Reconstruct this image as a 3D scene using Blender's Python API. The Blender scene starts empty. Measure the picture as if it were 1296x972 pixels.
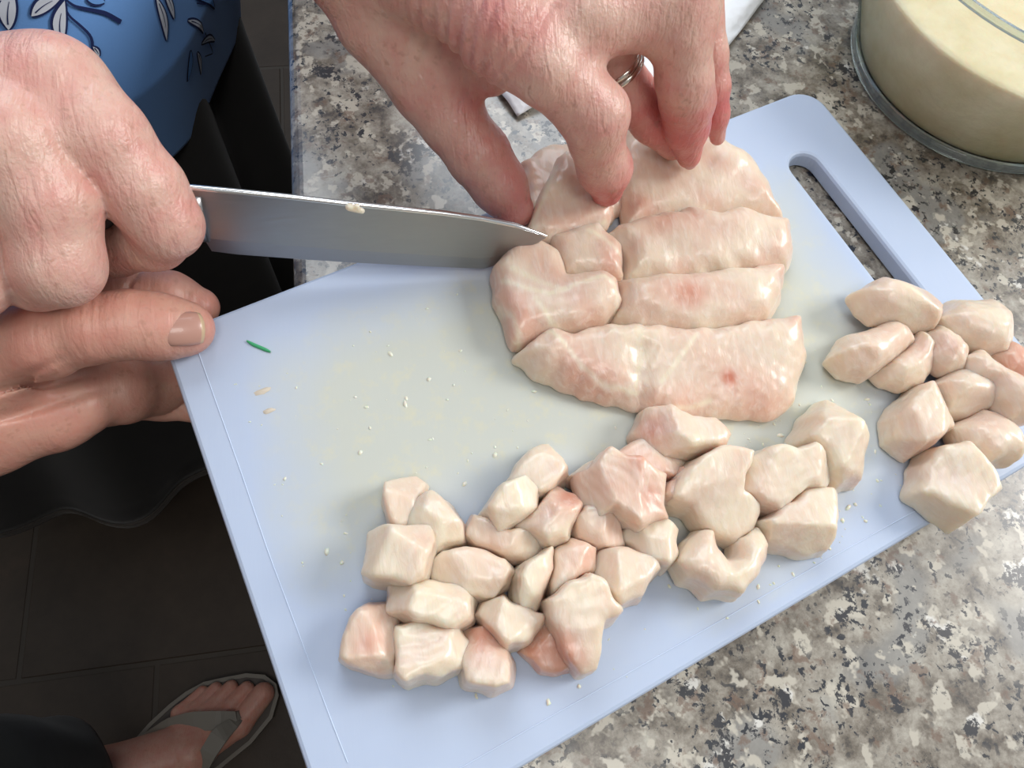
import bpy, math, random
import numpy as np
from mathutils import Vector, Matrix

# ------------------------------------------------------------------ camera
RC = np.array([[0.98919445, -0.13412881, 0.05919293],
               [-0.10123214, -0.91692877, -0.38599701],
               [0.10604902, 0.37583387, -0.92059899]])      # rows: right, down, forward
CC = np.array([0.05275452, -0.15738956, 1.14924578])
FPX = 900.0
scene = bpy.context.scene
COL = scene.collection
cam_d = bpy.data.cameras.new('camera')
cam = bpy.data.objects.new('camera', cam_d)
COL.objects.link(cam)
cam_d.sensor_width = 36.0
cam_d.lens = 36.0 * FPX / 1296.0
cam_d.clip_start = 0.01
cam_d.clip_end = 50
M = Matrix.Identity(4)
for i in range(3):
    M[i][0] = RC[0][i]; M[i][1] = -RC[1][i]; M[i][2] = -RC[2][i]; M[i][3] = CC[i]
cam.matrix_world = M
scene.camera = cam

# ------------------------------------------------------------------ light
world = bpy.data.worlds.new('world')
scene.world = world
world.use_nodes = True
wn = world.node_tree
bg = wn.nodes['Background']
bg.inputs['Color'].default_value = (0.86, 0.92, 1.0, 1)
bg.inputs['Strength'].default_value = 0.38


def area(name, loc, target, sx, sy, power, color):
    l = bpy.data.lights.new(name, 'AREA')
    l.shape = 'RECTANGLE'; l.size = sx; l.size_y = sy; l.energy = power; l.color = color
    o = bpy.data.objects.new(name, l)
    COL.objects.link(o)
    o.location = loc
    d = Vector(target) - Vector(loc)
    o.rotation_euler = d.to_track_quat('-Z', 'Y').to_euler()
    return o


area('window_light_back', (-0.05, 1.15, 2.3), (0.1, 0.0, 0.9), 1.3, 1.0, 18, (0.86, 0.93, 1.0))
area('window_light_side', (2.25, 0.05, 2.45), (0.0, 0.1, 0.85), 1.0, 0.9, 47, (1.0, 0.98, 0.95))
area('overhead_fill', (0.15, -0.65, 2.45), (0.1, 0.0, 0.6), 0.5, 0.5, 6, (1.0, 0.97, 0.92))  # unseen fill light, added overhead to brighten the blouse and hands
scene.view_settings.view_transform = 'Standard'
scene.view_settings.look = 'None'
scene.view_settings.gamma = 1.0
scene.view_settings.use_curve_mapping = False
scene.view_settings.exposure = 0.08

# ------------------------------------------------------------------ helpers
TOP = 0.9          # granite surface
BT = 0.909         # board surface


def at(px, py, z):
    d = RC.T @ np.array([(px - 648) / FPX, (py - 486) / FPX, 1.0])
    return CC + (z - CC[2]) / d[2] * d


def pj(P):
    Y = (np.asarray(P) - CC) @ RC.T
    return Y[..., :2] / Y[..., 2:3] * FPX + np.array([648.0, 486.0])


def pt(px, py, z, rpx):
    """joint: point at height z, with a radius read off at its distance"""
    p = at(px, py, z)
    dep = float((p - CC) @ RC[2])
    return (p, rpx * dep / FPX)


def link(name, me, mat=None, parent=None):
    o = bpy.data.objects.new(name, me)
    COL.objects.link(o)
    if mat is not None:
        for m in (mat if isinstance(mat, (list, tuple)) else [mat]):
            me.materials.append(m)
    if parent is not None:
        o.parent = parent
    return o


def tag(o, label=None, cat=None, group=None, kind=None):
    if label: o['label'] = label
    if cat: o['category'] = cat
    if group: o['group'] = group
    if kind: o['kind'] = kind
    return o


def mesh_np(name, V, F, smooth=True):
    V = np.asarray(V, np.float32); F = np.asarray(F, np.int32)
    me = bpy.data.meshes.new(name)
    n = F.shape[1]
    me.vertices.add(len(V)); me.vertices.foreach_set('co', V.ravel())
    me.loops.add(F.size); me.loops.foreach_set('vertex_index', F.ravel())
    me.polygons.add(len(F))
    me.polygons.foreach_set('loop_start', np.arange(0, F.size, n, dtype=np.int32))
    me.update(calc_edges=True)
    me.polygons.foreach_set('use_smooth', np.full(len(F), smooth))
    me.validate()
    return me


def mesh_py(name, V, F, smooth=False):
    me = bpy.data.meshes.new(name)
    me.from_pydata([tuple(map(float, v)) for v in V], [], F)
    me.update()
    if smooth:
        me.polygons.foreach_set('use_smooth', np.full(len(me.polygons), True))
    return me


def attr(me, name, vals):
    a = me.attributes.new(name, 'FLOAT', 'POINT')
    a.data.foreach_set('value', np.asarray(vals, np.float32))


def attr_col(me, name, cols):
    a = me.attributes.new(name, 'FLOAT_COLOR', 'POINT')
    c = np.ones((len(cols), 4), np.float32); c[:, :3] = cols
    a.data.foreach_set('color', c.ravel())


def surface_nets(D, org, h, relax=1):
    nx, ny, nz = D.shape
    S = D < 0
    cnt = np.zeros((nx - 1, ny - 1, nz - 1), np.uint8)
    for dx in (0, 1):
        for dy in (0, 1):
            for dz in (0, 1):
                cnt += S[dx:nx - 1 + dx, dy:ny - 1 + dy, dz:nz - 1 + dz]
    act = np.argwhere((cnt > 0) & (cnt < 8))
    idx = -np.ones(cnt.shape, np.int64)
    idx[act[:, 0], act[:, 1], act[:, 2]] = np.arange(len(act))
    cs = [(a, b, c) for a in (0, 1) for b in (0, 1) for c in (0, 1)]
    val = {c: D[act[:, 0] + c[0], act[:, 1] + c[1], act[:, 2] + c[2]] for c in cs}
    acc = np.zeros((len(act), 3)); n = np.zeros(len(act))
    for a in cs:
        for ax in range(3):
            if a[ax] == 0:
                b = tuple(1 if i == ax else a[i] for i in range(3))
                va, vb = val[a], val[b]
                cr = (va < 0) != (vb < 0)
                t = np.where(cr, va / np.where(cr, va - vb, 1), 0)
                p = np.tile(np.array(a, float), (len(act), 1)); p[:, ax] += t
                acc += p * cr[:, None]; n += cr
    V = (act + acc / n[:, None]) * h + org
    quads = []
    for ax in range(3):
        u, v = [(1, 2), (2, 0), (0, 1)][ax]
        sl0 = [slice(None)] * 3; sl1 = [slice(None)] * 3
        sl0[ax] = slice(0, -1); sl1[ax] = slice(1, None)
        A = S[tuple(sl0)]; B = S[tuple(sl1)]
        e = np.argwhere(A != B)
        e = e[(e[:, u] > 0) & (e[:, v] > 0) & (e[:, u] < D.shape[u] - 1) & (e[:, v] < D.shape[v] - 1)]
        fl = A[e[:, 0], e[:, 1], e[:, 2]]

        def g(du, dv):
            q = e.copy(); q[:, u] -= du; q[:, v] -= dv
            return idx[q[:, 0], q[:, 1], q[:, 2]]
        Q = np.stack([g(1, 1), g(0, 1), g(0, 0), g(1, 0)], 1)
        Q[~fl] = Q[~fl][:, ::-1]
        quads.append(Q)
    F = np.concatenate(quads)
    for _ in range(relax):
        s = np.zeros_like(V); c = np.zeros(len(V))
        for k in range(4):
            a = F[:, k]; b = F[:, (k + 1) % 4]
            np.add.at(s, a, V[b]); np.add.at(c, a, 1)
            np.add.at(s, b, V[a]); np.add.at(c, b, 1)
        V = 0.5 * V + 0.5 * s / np.maximum(c, 1)[:, None]
    return V, F


def smin(a, b, k):
    h = np.maximum(k - np.abs(a - b), 0) / k
    return np.minimum(a, b) - h * h * k * 0.25


def smax(a, b, k):
    return -smin(-a, -b, k)


class Grid:
    def __init__(s, lo, hi, h):
        s.h = h; s.o = np.array(lo, float)
        n = np.ceil((np.array(hi) - s.o) / h).astype(int) + 1
        s.X, s.Y, s.Z = np.meshgrid(*[(s.o[i] + np.arange(n[i]) * h).astype(np.float32) for i in range(3)],
                                    indexing='ij', sparse=True)
        s.shape = tuple(n)

    def cone(s, a, b, ra, rb):
        a = np.asarray(a, np.float32); d = np.asarray(b, np.float32) - a
        L2 = float(d @ d) + 1e-12
        px, py, pz = s.X - a[0], s.Y - a[1], s.Z - a[2]
        t = np.clip((px * d[0] + py * d[1] + pz * d[2]) / L2, 0, 1)
        q = (px - t * d[0]) ** 2 + (py - t * d[1]) ** 2 + (pz - t * d[2]) ** 2
        return np.sqrt(q) - (ra + (rb - ra) * t)

    def chain(s, pts, k):
        d = None
        for (a, ra), (b, rb) in zip(pts[:-1], pts[1:]):
            c = s.cone(a, b, ra, rb)
            d = c if d is None else smin(d, c, k)
        return d

    def ball(s, p, r):
        return np.sqrt((s.X - p[0]) ** 2 + (s.Y - p[1]) ** 2 + (s.Z - p[2]) ** 2) - r

    def ell(s, p, r):
        r = np.asarray(r, float)
        q = np.sqrt(((s.X - p[0]) / r[0]) ** 2 + ((s.Y - p[1]) / r[1]) ** 2 + ((s.Z - p[2]) / r[2]) ** 2)
        return (q - 1) * r.min()


# ------------------------------------------------------------------ materials
def new_mat(name):
    m = bpy.data.materials.new(name)
    m.use_nodes = True
    nt = m.node_tree
    return m, nt, nt.nodes['Principled BSDF']


def N(nt, t, **kw):
    n = nt.nodes.new(t)
    for k, v in kw.items():
        if k in n.inputs.keys():
            n.inputs[k].default_value = v
        else:
            setattr(n, k, v)
    return n


def ramp(nt, src, stops, interp='LINEAR'):
    r = nt.nodes.new('ShaderNodeValToRGB')
    r.color_ramp.interpolation = interp
    e = r.color_ramp.elements
    while len(e) < len(stops): e.new(0.5)
    for i, (p, c) in enumerate(stops):
        e[i].position = p
        e[i].color = (c, c, c, 1) if not isinstance(c, tuple) else (*c, 1)
    nt.links.new(src, r.inputs[0])
    return r


def mix(nt, fac, a, b, mode='MIX'):
    m = nt.nodes.new('ShaderNodeMix'); m.data_type = 'RGBA'; m.blend_type = mode
    for sock, v in ((m.inputs[0], fac), (m.inputs[6], a), (m.inputs[7], b)):
        if hasattr(v, 'links'): nt.links.new(v, sock)
        elif isinstance(v, tuple): sock.default_value = (*v, 1)
        else: sock.default_value = v
    return m.outputs[2]


def coords(nt, scale=(1, 1, 1), rot=(0, 0, 0)):
    tc = nt.nodes.new('ShaderNodeTexCoord')
    mp = nt.nodes.new('ShaderNodeMapping')
    mp.inputs['Scale'].default_value = scale
    mp.inputs['Rotation'].default_value = rot
    nt.links.new(tc.outputs['Object'], mp.inputs[0])
    return mp.outputs[0]


def noise(nt, vec, scale, detail=3.0, rough=0.55, dist=0.0):
    n = nt.nodes.new('ShaderNodeTexNoise')
    n.inputs['Scale'].default_value = scale; n.inputs['Detail'].default_value = detail
    n.inputs['Roughness'].default_value = rough; n.inputs['Distortion'].default_value = dist
    nt.links.new(vec, n.inputs['Vector'])
    return n.outputs['Fac']


def voro(nt, vec, scale, feature='F1', rnd=1.0):
    n = nt.nodes.new('ShaderNodeTexVoronoi')
    n.feature = feature
    n.inputs['Scale'].default_value = scale; n.inputs['Randomness'].default_value = rnd
    nt.links.new(vec, n.inputs['Vector'])
    return n


def bump(nt, bs, h, strength, dist):
    b = nt.nodes.new('ShaderNodeBump')
    b.inputs['Strength'].default_value = strength; b.inputs['Distance'].default_value = dist
    nt.links.new(h, b.inputs['Height'])
    nt.links.new(b.outputs[0], bs.inputs['Normal'])
    return b


def plain(name, col, rough=0.5, metal=0.0, **kw):
    m, nt, bs = new_mat(name)
    bs.inputs['Base Color'].default_value = (*col, 1)
    bs.inputs['Roughness'].default_value = rough
    bs.inputs['Metallic'].default_value = metal
    for k, v in kw.items():
        bs.inputs[k].default_value = v
    return m


def skin_mat(name, pale, red, spot, rough=0.42, wr=0.5, ang=15):
    m, nt, bs = new_mat(name)
    a = nt.nodes.new('ShaderNodeAttribute'); a.attribute_name = 'red'
    c = coords(nt)
    n1 = noise(nt, c, 95, 3, 0.6)
    n2 = noise(nt, c, 260, 2, 0.6)
    ad = N(nt, 'ShaderNodeMath', operation='MULTIPLY_ADD')
    nt.links.new(n1, ad.inputs[0]); ad.inputs[1].default_value = 1.3
    sub = N(nt, 'ShaderNodeMath', operation='SUBTRACT'); sub.inputs[1].default_value = 0.65
    nt.links.new(a.outputs['Fac'], sub.inputs[0]); nt.links.new(sub.outputs[0], ad.inputs[2])
    f = ramp(nt, ad.outputs[0], [(0.0, 0.0), (1.0, 1.0)])
    col = mix(nt, f.outputs[0], pale, red)
    sp = ramp(nt, n2, [(0.60, 0.0), (0.72, 0.45)])
    col = mix(nt, sp.outputs[0], col, spot)
    nt.links.new(col, bs.inputs['Base Color'])
    bs.inputs['Subsurface Weight'].default_value = 0.35
    bs.inputs['Subsurface Radius'].default_value = (1.0, 0.35, 0.2)
    bs.inputs['Subsurface Scale'].default_value = 0.004
    bs.inputs['Roughness'].default_value = rough
    cw = coords(nt, (1, 1, 1), (0.3, 0.2, 0.9))
    st = coords(nt, (1.0, 0.16, 0.35), (0, 0, math.radians(ang)))
    w1 = noise(nt, st, 480, 2, 0.5, 0.5)
    v = noise(nt, cw, 900, 2, 0.5)
    mx = mix(nt, 0.25, w1, v)
    bump(nt, bs, mx, wr, 0.0011)
    return m


M_SKIN_L = skin_mat('aged skin', (0.66, 0.43, 0.35), (0.56, 0.17, 0.16), (0.40, 0.22, 0.16), 0.38, 0.85, 15)
M_SKIN_P = skin_mat('ruddy skin', (0.60, 0.34, 0.26), (0.56, 0.20, 0.16), (0.42, 0.21, 0.15), 0.42, 0.4, 100)
M_NAIL = plain('fingernail', (0.47, 0.255, 0.20), 0.34, 0, **{'Coat Weight': 0.3})
M_NAIL_TIP = plain('nail free edge', (0.52, 0.38, 0.24), 0.35)
M_NAIL_PALE = plain('pink fingernail', (0.58, 0.30, 0.29), 0.3)


def fish_mat():
    m, nt, bs = new_mat('raw white fish')
    a = nt.nodes.new('ShaderNodeAttribute'); a.attribute_name = 'pink'
    c = coords(nt)
    n1 = noise(nt, c, 70, 3, 0.6)
    n2 = noise(nt, coords(nt, (1, 0.25, 1), (0.4, 0.3, 0.5)), 420, 3, 0.6, 0.5)
    ad = N(nt, 'ShaderNodeMath', operation='MULTIPLY_ADD')
    nt.links.new(n1, ad.inputs[0]); ad.inputs[1].default_value = 0.45
    sub = N(nt, 'ShaderNodeMath', operation='SUBTRACT'); sub.inputs[1].default_value = 0.225
    nt.links.new(a.outputs['Fac'], sub.inputs[0]); nt.links.new(sub.outputs[0], ad.inputs[2])
    r = ramp(nt, ad.outputs[0], [(0.0, (0.80, 0.70, 0.54)), (0.28, (0.75, 0.595, 0.47)), (0.6, (0.69, 0.43, 0.33)), (1.0, (0.55, 0.18, 0.10))])
    fi = ramp(nt, n2, [(0.48, 0.0), (0.68, 0.3)])
    col = mix(nt, fi.outputs[0], r.outputs[0], (0.86, 0.80, 0.72))
    nt.links.new(col, bs.inputs['Base Color'])
    bs.inputs['Subsurface Weight'].default_value = 0.6
    bs.inputs['Subsurface Radius'].default_value = (1.0, 0.6, 0.4)
    bs.inputs['Subsurface Scale'].default_value = 0.008
    bs.inputs['Roughness'].default_value = 0.36
    bs.inputs['Coat Weight'].default_value = 0.35
    bs.inputs['Coat Roughness'].default_value = 0.18
    bump(nt, bs, n2, 0.3, 0.0009)
    return m


M_FISH = fish_mat()


def granite_mat():
    m, nt, bs = new_mat('speckled granite')
    c = coords(nt)
    wv = nt.nodes.new('ShaderNodeTexNoise'); wv.inputs['Scale'].default_value = 90; wv.inputs['Detail'].default_value = 3
    nt.links.new(c, wv.inputs['Vector'])
    off = N(nt, 'ShaderNodeVectorMath', operation='MULTIPLY_ADD')
    nt.links.new(wv.outputs['Color'], off.inputs[0]); off.inputs[1].default_value = (0.003, 0.003, 0.003)
    nt.links.new(c, off.inputs[2])
    cw = off.outputs[0]
    c2 = coords(nt, (1, 1, 1), (0.5, 0.3, 1.1))
    base = ramp(nt, noise(nt, cw, 75, 6, 0.72), [(0.34, (0.055, 0.046, 0.038)), (0.43, (0.15, 0.125, 0.095)), (0.52, (0.27, 0.24, 0.195)), (0.66, (0.43, 0.40, 0.335))]).outputs[0]
    # grey quartz pools
    gq = ramp(nt, noise(nt, c2, 24, 3, 0.5, 0.2), [(0.54, 0.0), (0.60, 0.75)])
    col = mix(nt, gq.outputs[0], base, (0.22, 0.215, 0.20))
    # cream feldspar grains, two sizes
    f1 = ramp(nt, noise(nt, c2, 120, 3, 0.55, 0.1), [(0.555, 0.0), (0.60, 0.9)])
    col = mix(nt, f1.outputs[0], col, (0.50, 0.46, 0.38))
    f2 = ramp(nt, noise(nt, c, 58, 4, 0.6, 0.15), [(0.63, 0.0), (0.665, 1.0)])
    col = mix(nt, f2.outputs[0], col, (0.62, 0.60, 0.55))
    # rust
    br = ramp(nt, noise(nt, cw, 130, 4, 0.65, 0.1), [(0.575, 0.0), (0.64, 0.7)])
    col = mix(nt, br.outputs[0], col, (0.145, 0.085, 0.055))
    # black mica: pepper gathered in clusters, and blots
    pk = ramp(nt, noise(nt, c2, 330, 4, 0.6, 0.3), [(0.575, 0.0), (0.605, 1.0)])
    cl = ramp(nt, noise(nt, c, 30, 4, 0.65), [(0.40, 0.0), (0.52, 1.0)])
    col = mix(nt, mix(nt, 1.0, pk.outputs[0], cl.outputs[0], 'MULTIPLY'), col, (0.016, 0.018, 0.024))
    blot = ramp(nt, noise(nt, cw, 58, 7, 0.75, 0.1), [(0.585, 0.0), (0.61, 1.0)])
    col = mix(nt, blot.outputs[0], col, (0.022, 0.022, 0.026))
    nt.links.new(col, bs.inputs['Base Color'])
    bs.inputs['Roughness'].default_value = 0.30
    bs.inputs['Coat Weight'].default_value = 0.9
    bs.inputs['Coat Roughness'].default_value = 0.24
    return m


M_GRANITE = granite_mat()


def board_mat():
    m, nt, bs = new_mat('milky blue plastic board')
    c = coords(nt)
    # a dried film of fish juice in the middle of the board
    tc = nt.nodes.new('ShaderNodeTexCoord')
    n1 = noise(nt, c, 14, 4, 0.6)
    a = nt.nodes.new('ShaderNodeAttribute'); a.attribute_name = 'film'
    ad = N(nt, 'ShaderNodeMath', operation='MULTIPLY_ADD')
    nt.links.new(n1, ad.inputs[0]); ad.inputs[1].default_value = 0.9
    sub = N(nt, 'ShaderNodeMath', operation='SUBTRACT'); sub.inputs[1].default_value = 0.45
    nt.links.new(a.outputs['Fac'], sub.inputs[0]); nt.links.new(sub.outputs[0], ad.inputs[2])
    f = ramp(nt, ad.outputs[0], [(0.15, 0.0), (0.85, 1.0)])
    col = mix(nt, f.outputs[0], (0.47, 0.55, 0.70), (0.55, 0.57, 0.51))
    n2 = noise(nt, coords(nt, (1, 1, 1), (0, 0, 0.4)), 130, 4, 0.7)
    sp = ramp(nt, n2, [(0.52, 0.0), (0.72, 0.5)])
    sp2 = mix(nt, 1.0, sp.outputs[0], f.outputs[0], 'MULTIPLY')
    col = mix(nt, sp2, col, (0.66, 0.62, 0.42))
    nt.links.new(col, bs.inputs['Base Color'])
    bs.inputs['Subsurface Weight'].default_value = 0.3
    bs.inputs['Subsurface Radius'].default_value = (0.7, 0.85, 1.0)
    bs.inputs['Subsurface Scale'].default_value = 0.004
    rr = ramp(nt, n1, [(0.3, 0.34), (0.7, 0.52)])
    nt.links.new(rr.outputs[0], bs.inputs['Roughness'])
    sc = noise(nt, coords(nt, (1, 0.12, 1), (0, 0, 0.7)), 500, 2, 0.6)
    bump(nt, bs, sc, 0.05, 0.0005)
    return m


M_BOARD = board_mat()


def tile_mat():
    m, nt, bs = new_mat('brown floor tile')
    c = coords(nt)
    r = ramp(nt, noise(nt, c, 9, 6, 0.65), [(0.3, (0.036, 0.023, 0.014)), (0.6, (0.055, 0.037, 0.024)), (0.75, (0.075, 0.048, 0.032))])
    nt.links.new(r.outputs[0], bs.inputs['Base Color'])
    bs.inputs['Roughness'].default_value = 0.55
    bump(nt, bs, noise(nt, c, 60, 4, 0.6), 0.15, 0.003)
    return m


M_TILE = tile_mat()
M_GROUT = plain('grout', (0.085, 0.073, 0.062), 0.9)


def cloth_mat(name, col, rough=0.9, vc=None, scale=900):
    m, nt, bs = new_mat(name)
    if vc:
        a = nt.nodes.new('ShaderNodeAttribute'); a.attribute_name = vc
        nt.links.new(a.outputs['Color'], bs.inputs['Base Color'])
    else:
        c0 = coords(nt)
        n = ramp(nt, noise(nt, c0, 40, 3), [(0.3, tuple(x * 0.8 for x in col)), (0.7, tuple(x * 1.15 for x in col))])
        nt.links.new(n.outputs[0], bs.inputs['Base Color'])
    bs.inputs['Roughness'].default_value = rough
    bs.inputs['Sheen Weight'].default_value = 0.15
    w = noise(nt, coords(nt), scale, 2, 0.5)
    bump(nt, bs, w, 0.2, 0.0006)
    return m


M_BLOUSE = cloth_mat('blue leaf print cotton', (0.1, 0.3, 0.8), 0.8, 'print')
M_SKIRT = cloth_mat('black cloth', (0.010, 0.009, 0.009), 0.95)
M_HEM = cloth_mat('faded hem', (0.07, 0.06, 0.052), 0.95)
M_TROUSER = cloth_mat('charcoal cloth', (0.016, 0.018, 0.017), 0.95)
M_SHIRT2 = cloth_mat('grey cloth', (0.22, 0.22, 0.24), 0.9)
M_STRAP = plain('pale rubber strap', (0.22, 0.20, 0.17), 0.6)
M_SOLE = plain('sandal sole', (0.10, 0.085, 0.075), 0.7)
M_HAIR = plain('grey hair', (0.35, 0.33, 0.31), 0.6)


def steel_mat():
    m, nt, bs = new_mat('brushed steel')
    c = coords(nt, (0.12, 1, 1), (0, 0, 0.1))
    n = noise(nt, c, 900, 3, 0.6)
    r = ramp(nt, n, [(0.3, 0.30), (0.7, 0.42)])
    nt.links.new(r.outputs[0], bs.inputs['Roughness'])
    bs.inputs['Base Color'].default_value = (0.34, 0.34, 0.345, 1)
    bs.inputs['Metallic'].default_value = 1.0
    bump(nt, bs, n, 0.04, 0.0005)
    return m


M_STEEL = steel_mat()
M_EDGE = plain('polished spine', (0.80, 0.81, 0.82), 0.18, 1.0)
M_HANDLE = plain('black knife handle', (0.015, 0.015, 0.016), 0.4)
M_RING = plain('white gold', (0.62, 0.58, 0.52), 0.2, 1.0)
M_GREEN = plain('herb green', (0.05, 0.38, 0.16), 0.5)
M_CAB = plain('dark wood cabinet', (0.07, 0.05, 0.038), 0.5)
M_SCRAP = plain('fish scrap', (0.74, 0.72, 0.60), 0.2, 0, **{'Subsurface Weight': 0.4, 'Subsurface Scale': 0.002})
M_SMEAR = plain('dried juice', (0.60, 0.53, 0.43), 0.45)


def thin_glass():
    """thin glass: clear face on, greenish grey along its edges, mirror like at grazing angles"""
    m = bpy.data.materials.new('clear glass'); m.use_nodes = True
    nt = m.node_tree; nt.nodes.clear()
    out = nt.nodes.new('ShaderNodeOutputMaterial')
    tr = nt.nodes.new('ShaderNodeBsdfTransparent'); gs = nt.nodes.new('ShaderNodeBsdfGlossy'); gs.inputs['Roughness'].default_value = 0.04
    lw = nt.nodes.new('ShaderNodeLayerWeight'); lw.inputs['Blend'].default_value = 0.35
    r = ramp(nt, lw.outputs['Facing'], [(0.35, (0.985, 0.99, 0.985)), (0.95, (0.60, 0.66, 0.62))])
    nt.links.new(r.outputs[0], tr.inputs['Color'])
    fr = ramp(nt, lw.outputs['Facing'], [(0.3, 0.035), (0.75, 0.10), (1.0, 0.7)])
    mx = nt.nodes.new('ShaderNodeMixShader')
    nt.links.new(fr.outputs[0], mx.inputs[0]); nt.links.new(tr.outputs[0], mx.inputs[1]); nt.links.new(gs.outputs[0], mx.inputs[2])
    nt.links.new(mx.outputs[0], out.inputs[0])
    return m


M_GLASS = thin_glass()


def batter_mat():
    m, nt, bs = new_mat('thick cream batter')
    c = coords(nt)
    r = ramp(nt, noise(nt, c, 60, 4, 0.6), [(0.3, (0.66, 0.56, 0.33)), (0.7, (0.76, 0.68, 0.46))])
    nt.links.new(r.outputs[0], bs.inputs['Base Color'])
    bs.inputs['Roughness'].default_value = 0.45
    bs.inputs['Subsurface Weight'].default_value = 0.3
    bs.inputs['Subsurface Scale'].default_value = 0.006
    bump(nt, bs, noise(nt, c, 170, 3, 0.6), 0.3, 0.002)
    return m


M_BATTER = batter_mat()


def paper_mat():
    m, nt, bs = new_mat('white paper towel')
    bs.inputs['Base Color'].default_value = (0.86, 0.88, 0.90, 1)
    bs.inputs['Roughness'].default_value = 0.9
    v = voro(nt, coords(nt), 260)
    bump(nt, bs, v.outputs['Distance'], 0.3, 0.0012)
    return m


M_PAPER = paper_mat()


# ------------------------------------------------------------------ floor
def box(V, F, lo, hi):
    b = len(V)
    for x in (lo[0], hi[0]):
        for y in (lo[1], hi[1]):
            for z in (lo[2], hi[2]):
                V.append((x, y, z))
    F += [[b + i for i in q] for q in ((0, 1, 3, 2), (4, 6, 7, 5), (0, 4, 5, 1), (2, 3, 7, 6), (0, 2, 6, 4), (1, 5, 7, 3))]


def bev_box(lo, hi, b):
    """box with a chamfered top rim"""
    (x0, y0, z0), (x1, y1, z1) = lo, hi
    V = []
    for (i, z) in ((0, z0), (0, z1 - b), (b, z1)):
        V += [(x0 + i, y0 + i, z), (x1 - i, y0 + i, z), (x1 - i, y1 - i, z), (x0 + i, y1 - i, z)]
    F = [[3, 2, 1, 0], [8, 9, 10, 11]]
    for r in (0, 4):
        for k in range(4):
            F.append([r + k, r + (k + 1) % 4, r + 4 + (k + 1) % 4, r + 4 + k])
    return V, F


fv, ff = [], []
box(fv, ff, (-1.9, -1.4, -0.06), (0.9, 2.4, -0.0012))
floor = link('floor', mesh_py('floor', fv, ff), M_GROUT)
tag(floor, kind='structure')
T = 0.384; GAP = 0.006
tv, tf = bev_box((-T / 2 + GAP / 2, -T / 2 + GAP / 2, -0.01), (T / 2 - GAP / 2, T / 2 - GAP / 2, 0.0), 0.0015)
tile_me = mesh_py('tile', tv, tf); tile_me.materials.append(M_TILE)
for j in range(-3, 6):
    for i in range(-3, 3):
        x = -0.585 + T / 2 + i * T + (0 if j % 2 == 0 else T / 2)
        y = -0.07 + T / 2 + j * T
        t = bpy.data.objects.new('tile', tile_me); COL.objects.link(t)
        t.parent = floor; t.location = (x, y, random.Random(i * 31 + j).uniform(-0.0006, 0.0004))

M_WALL = plain('kitchen wall paint', (0.42, 0.39, 0.35), 0.9)
for nm, lo_, hi_ in (('wall_left', (-1.9, -1.4, 0), (-1.8, 2.4, 2.6)), ('wall_front', (-1.9, -1.5, 0), (0.9, -1.4, 2.6))):  # unseen walls, added to keep low ambient light off floor and foot
    wv_, wf_ = [], []
    box(wv_, wf_, lo_, hi_)
    tag(link(nm, mesh_py(nm, wv_, wf_), M_WALL), kind='structure')

# ------------------------------------------------------------------ counter
prof = []
for k in range(7):
    a = math.pi / 2 * k / 6
    prof.append((0.006 - 0.006 * math.sin(a), TOP - 0.006 + 0.006 * math.cos(a)))
prof += [(0.0, TOP - 0.024), (0.003, TOP - 0.03), (0.66, TOP - 0.03), (0.66, TOP)]
V = []; F = []
for y in (-0.9, 1.5):
    V += [(x, y, z) for x, z in prof]
n = len(prof)
for k in range(n):
    F.append([k, (k + 1) % n, n + (k + 1) % n, n + k])
F.append(list(range(n))[::-1]); F.append([n + k for k in range(n)])
ct = link('countertop', mesh_py('countertop', V, F), M_GRANITE)
tag(ct, 'polished speckled granite kitchen countertop under the cutting board', 'countertop')
cab = bpy.data.objects.new('base_cabinet', None); COL.objects.link(cab); cab.location = (0.35, 0.3, 0)
tag(cab, 'dark brown base cabinet below the granite countertop', 'cabinet')


def child_box(name, lo, hi, mat, parent, b=0.002):
    v, f = bev_box(lo, hi, b)
    o = link(name, mesh_py(name, v, f), mat, parent)
    o.matrix_parent_inverse = Matrix.Translation(-parent.location)
    return o


child_box('carcass', (0.06, -0.9, 0.1), (0.64, 1.5, 0.87), M_CAB, cab)
child_box('toe_kick', (0.11, -0.9, 0.0), (0.64, 1.5, 0.1), M_CAB, cab)
for k in range(5):
    y0 = -0.9 + k * 0.48
    child_box('door', (0.04, y0 + 0.004, 0.11), (0.06, y0 + 0.476, 0.86), M_CAB, cab)

# ------------------------------------------------------------------ cutting board
from mathutils.geometry import delaunay_2d_cdt
corn = [at(204, 426, BT)[:2], at(1026, 109, BT)[:2], at(1382, 541, BT)[:2], at(432, 1108, BT)[:2]]


def rounded(poly, rads, seg=8):
    out = []
    m = len(poly)
    for i in range(m):
        p = np.array(poly[i]); a = np.array(poly[i - 1]) - p; b = np.array(poly[(i + 1) % m]) - p
        a /= np.linalg.norm(a); b /= np.linalg.norm(b)
        th = math.acos(float(a @ b)); t = rads[i] / math.tan(th / 2)
        c = p + (a + b) / np.linalg.norm(a + b) * rads[i] / math.sin(th / 2)
        s = p + a * t - c; e = p + b * t - c
        a0 = math.atan2(s[1], s[0]); a1 = math.atan2(e[1], e[0])
        d = (a1 - a0 + math.pi) % (2 * math.pi) - math.pi
        for k in range(seg + 1):
            an = a0 + d * k / seg
            out.append(c + rads[i] * np.array([math.cos(an), math.sin(an)]))
    return out


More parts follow.
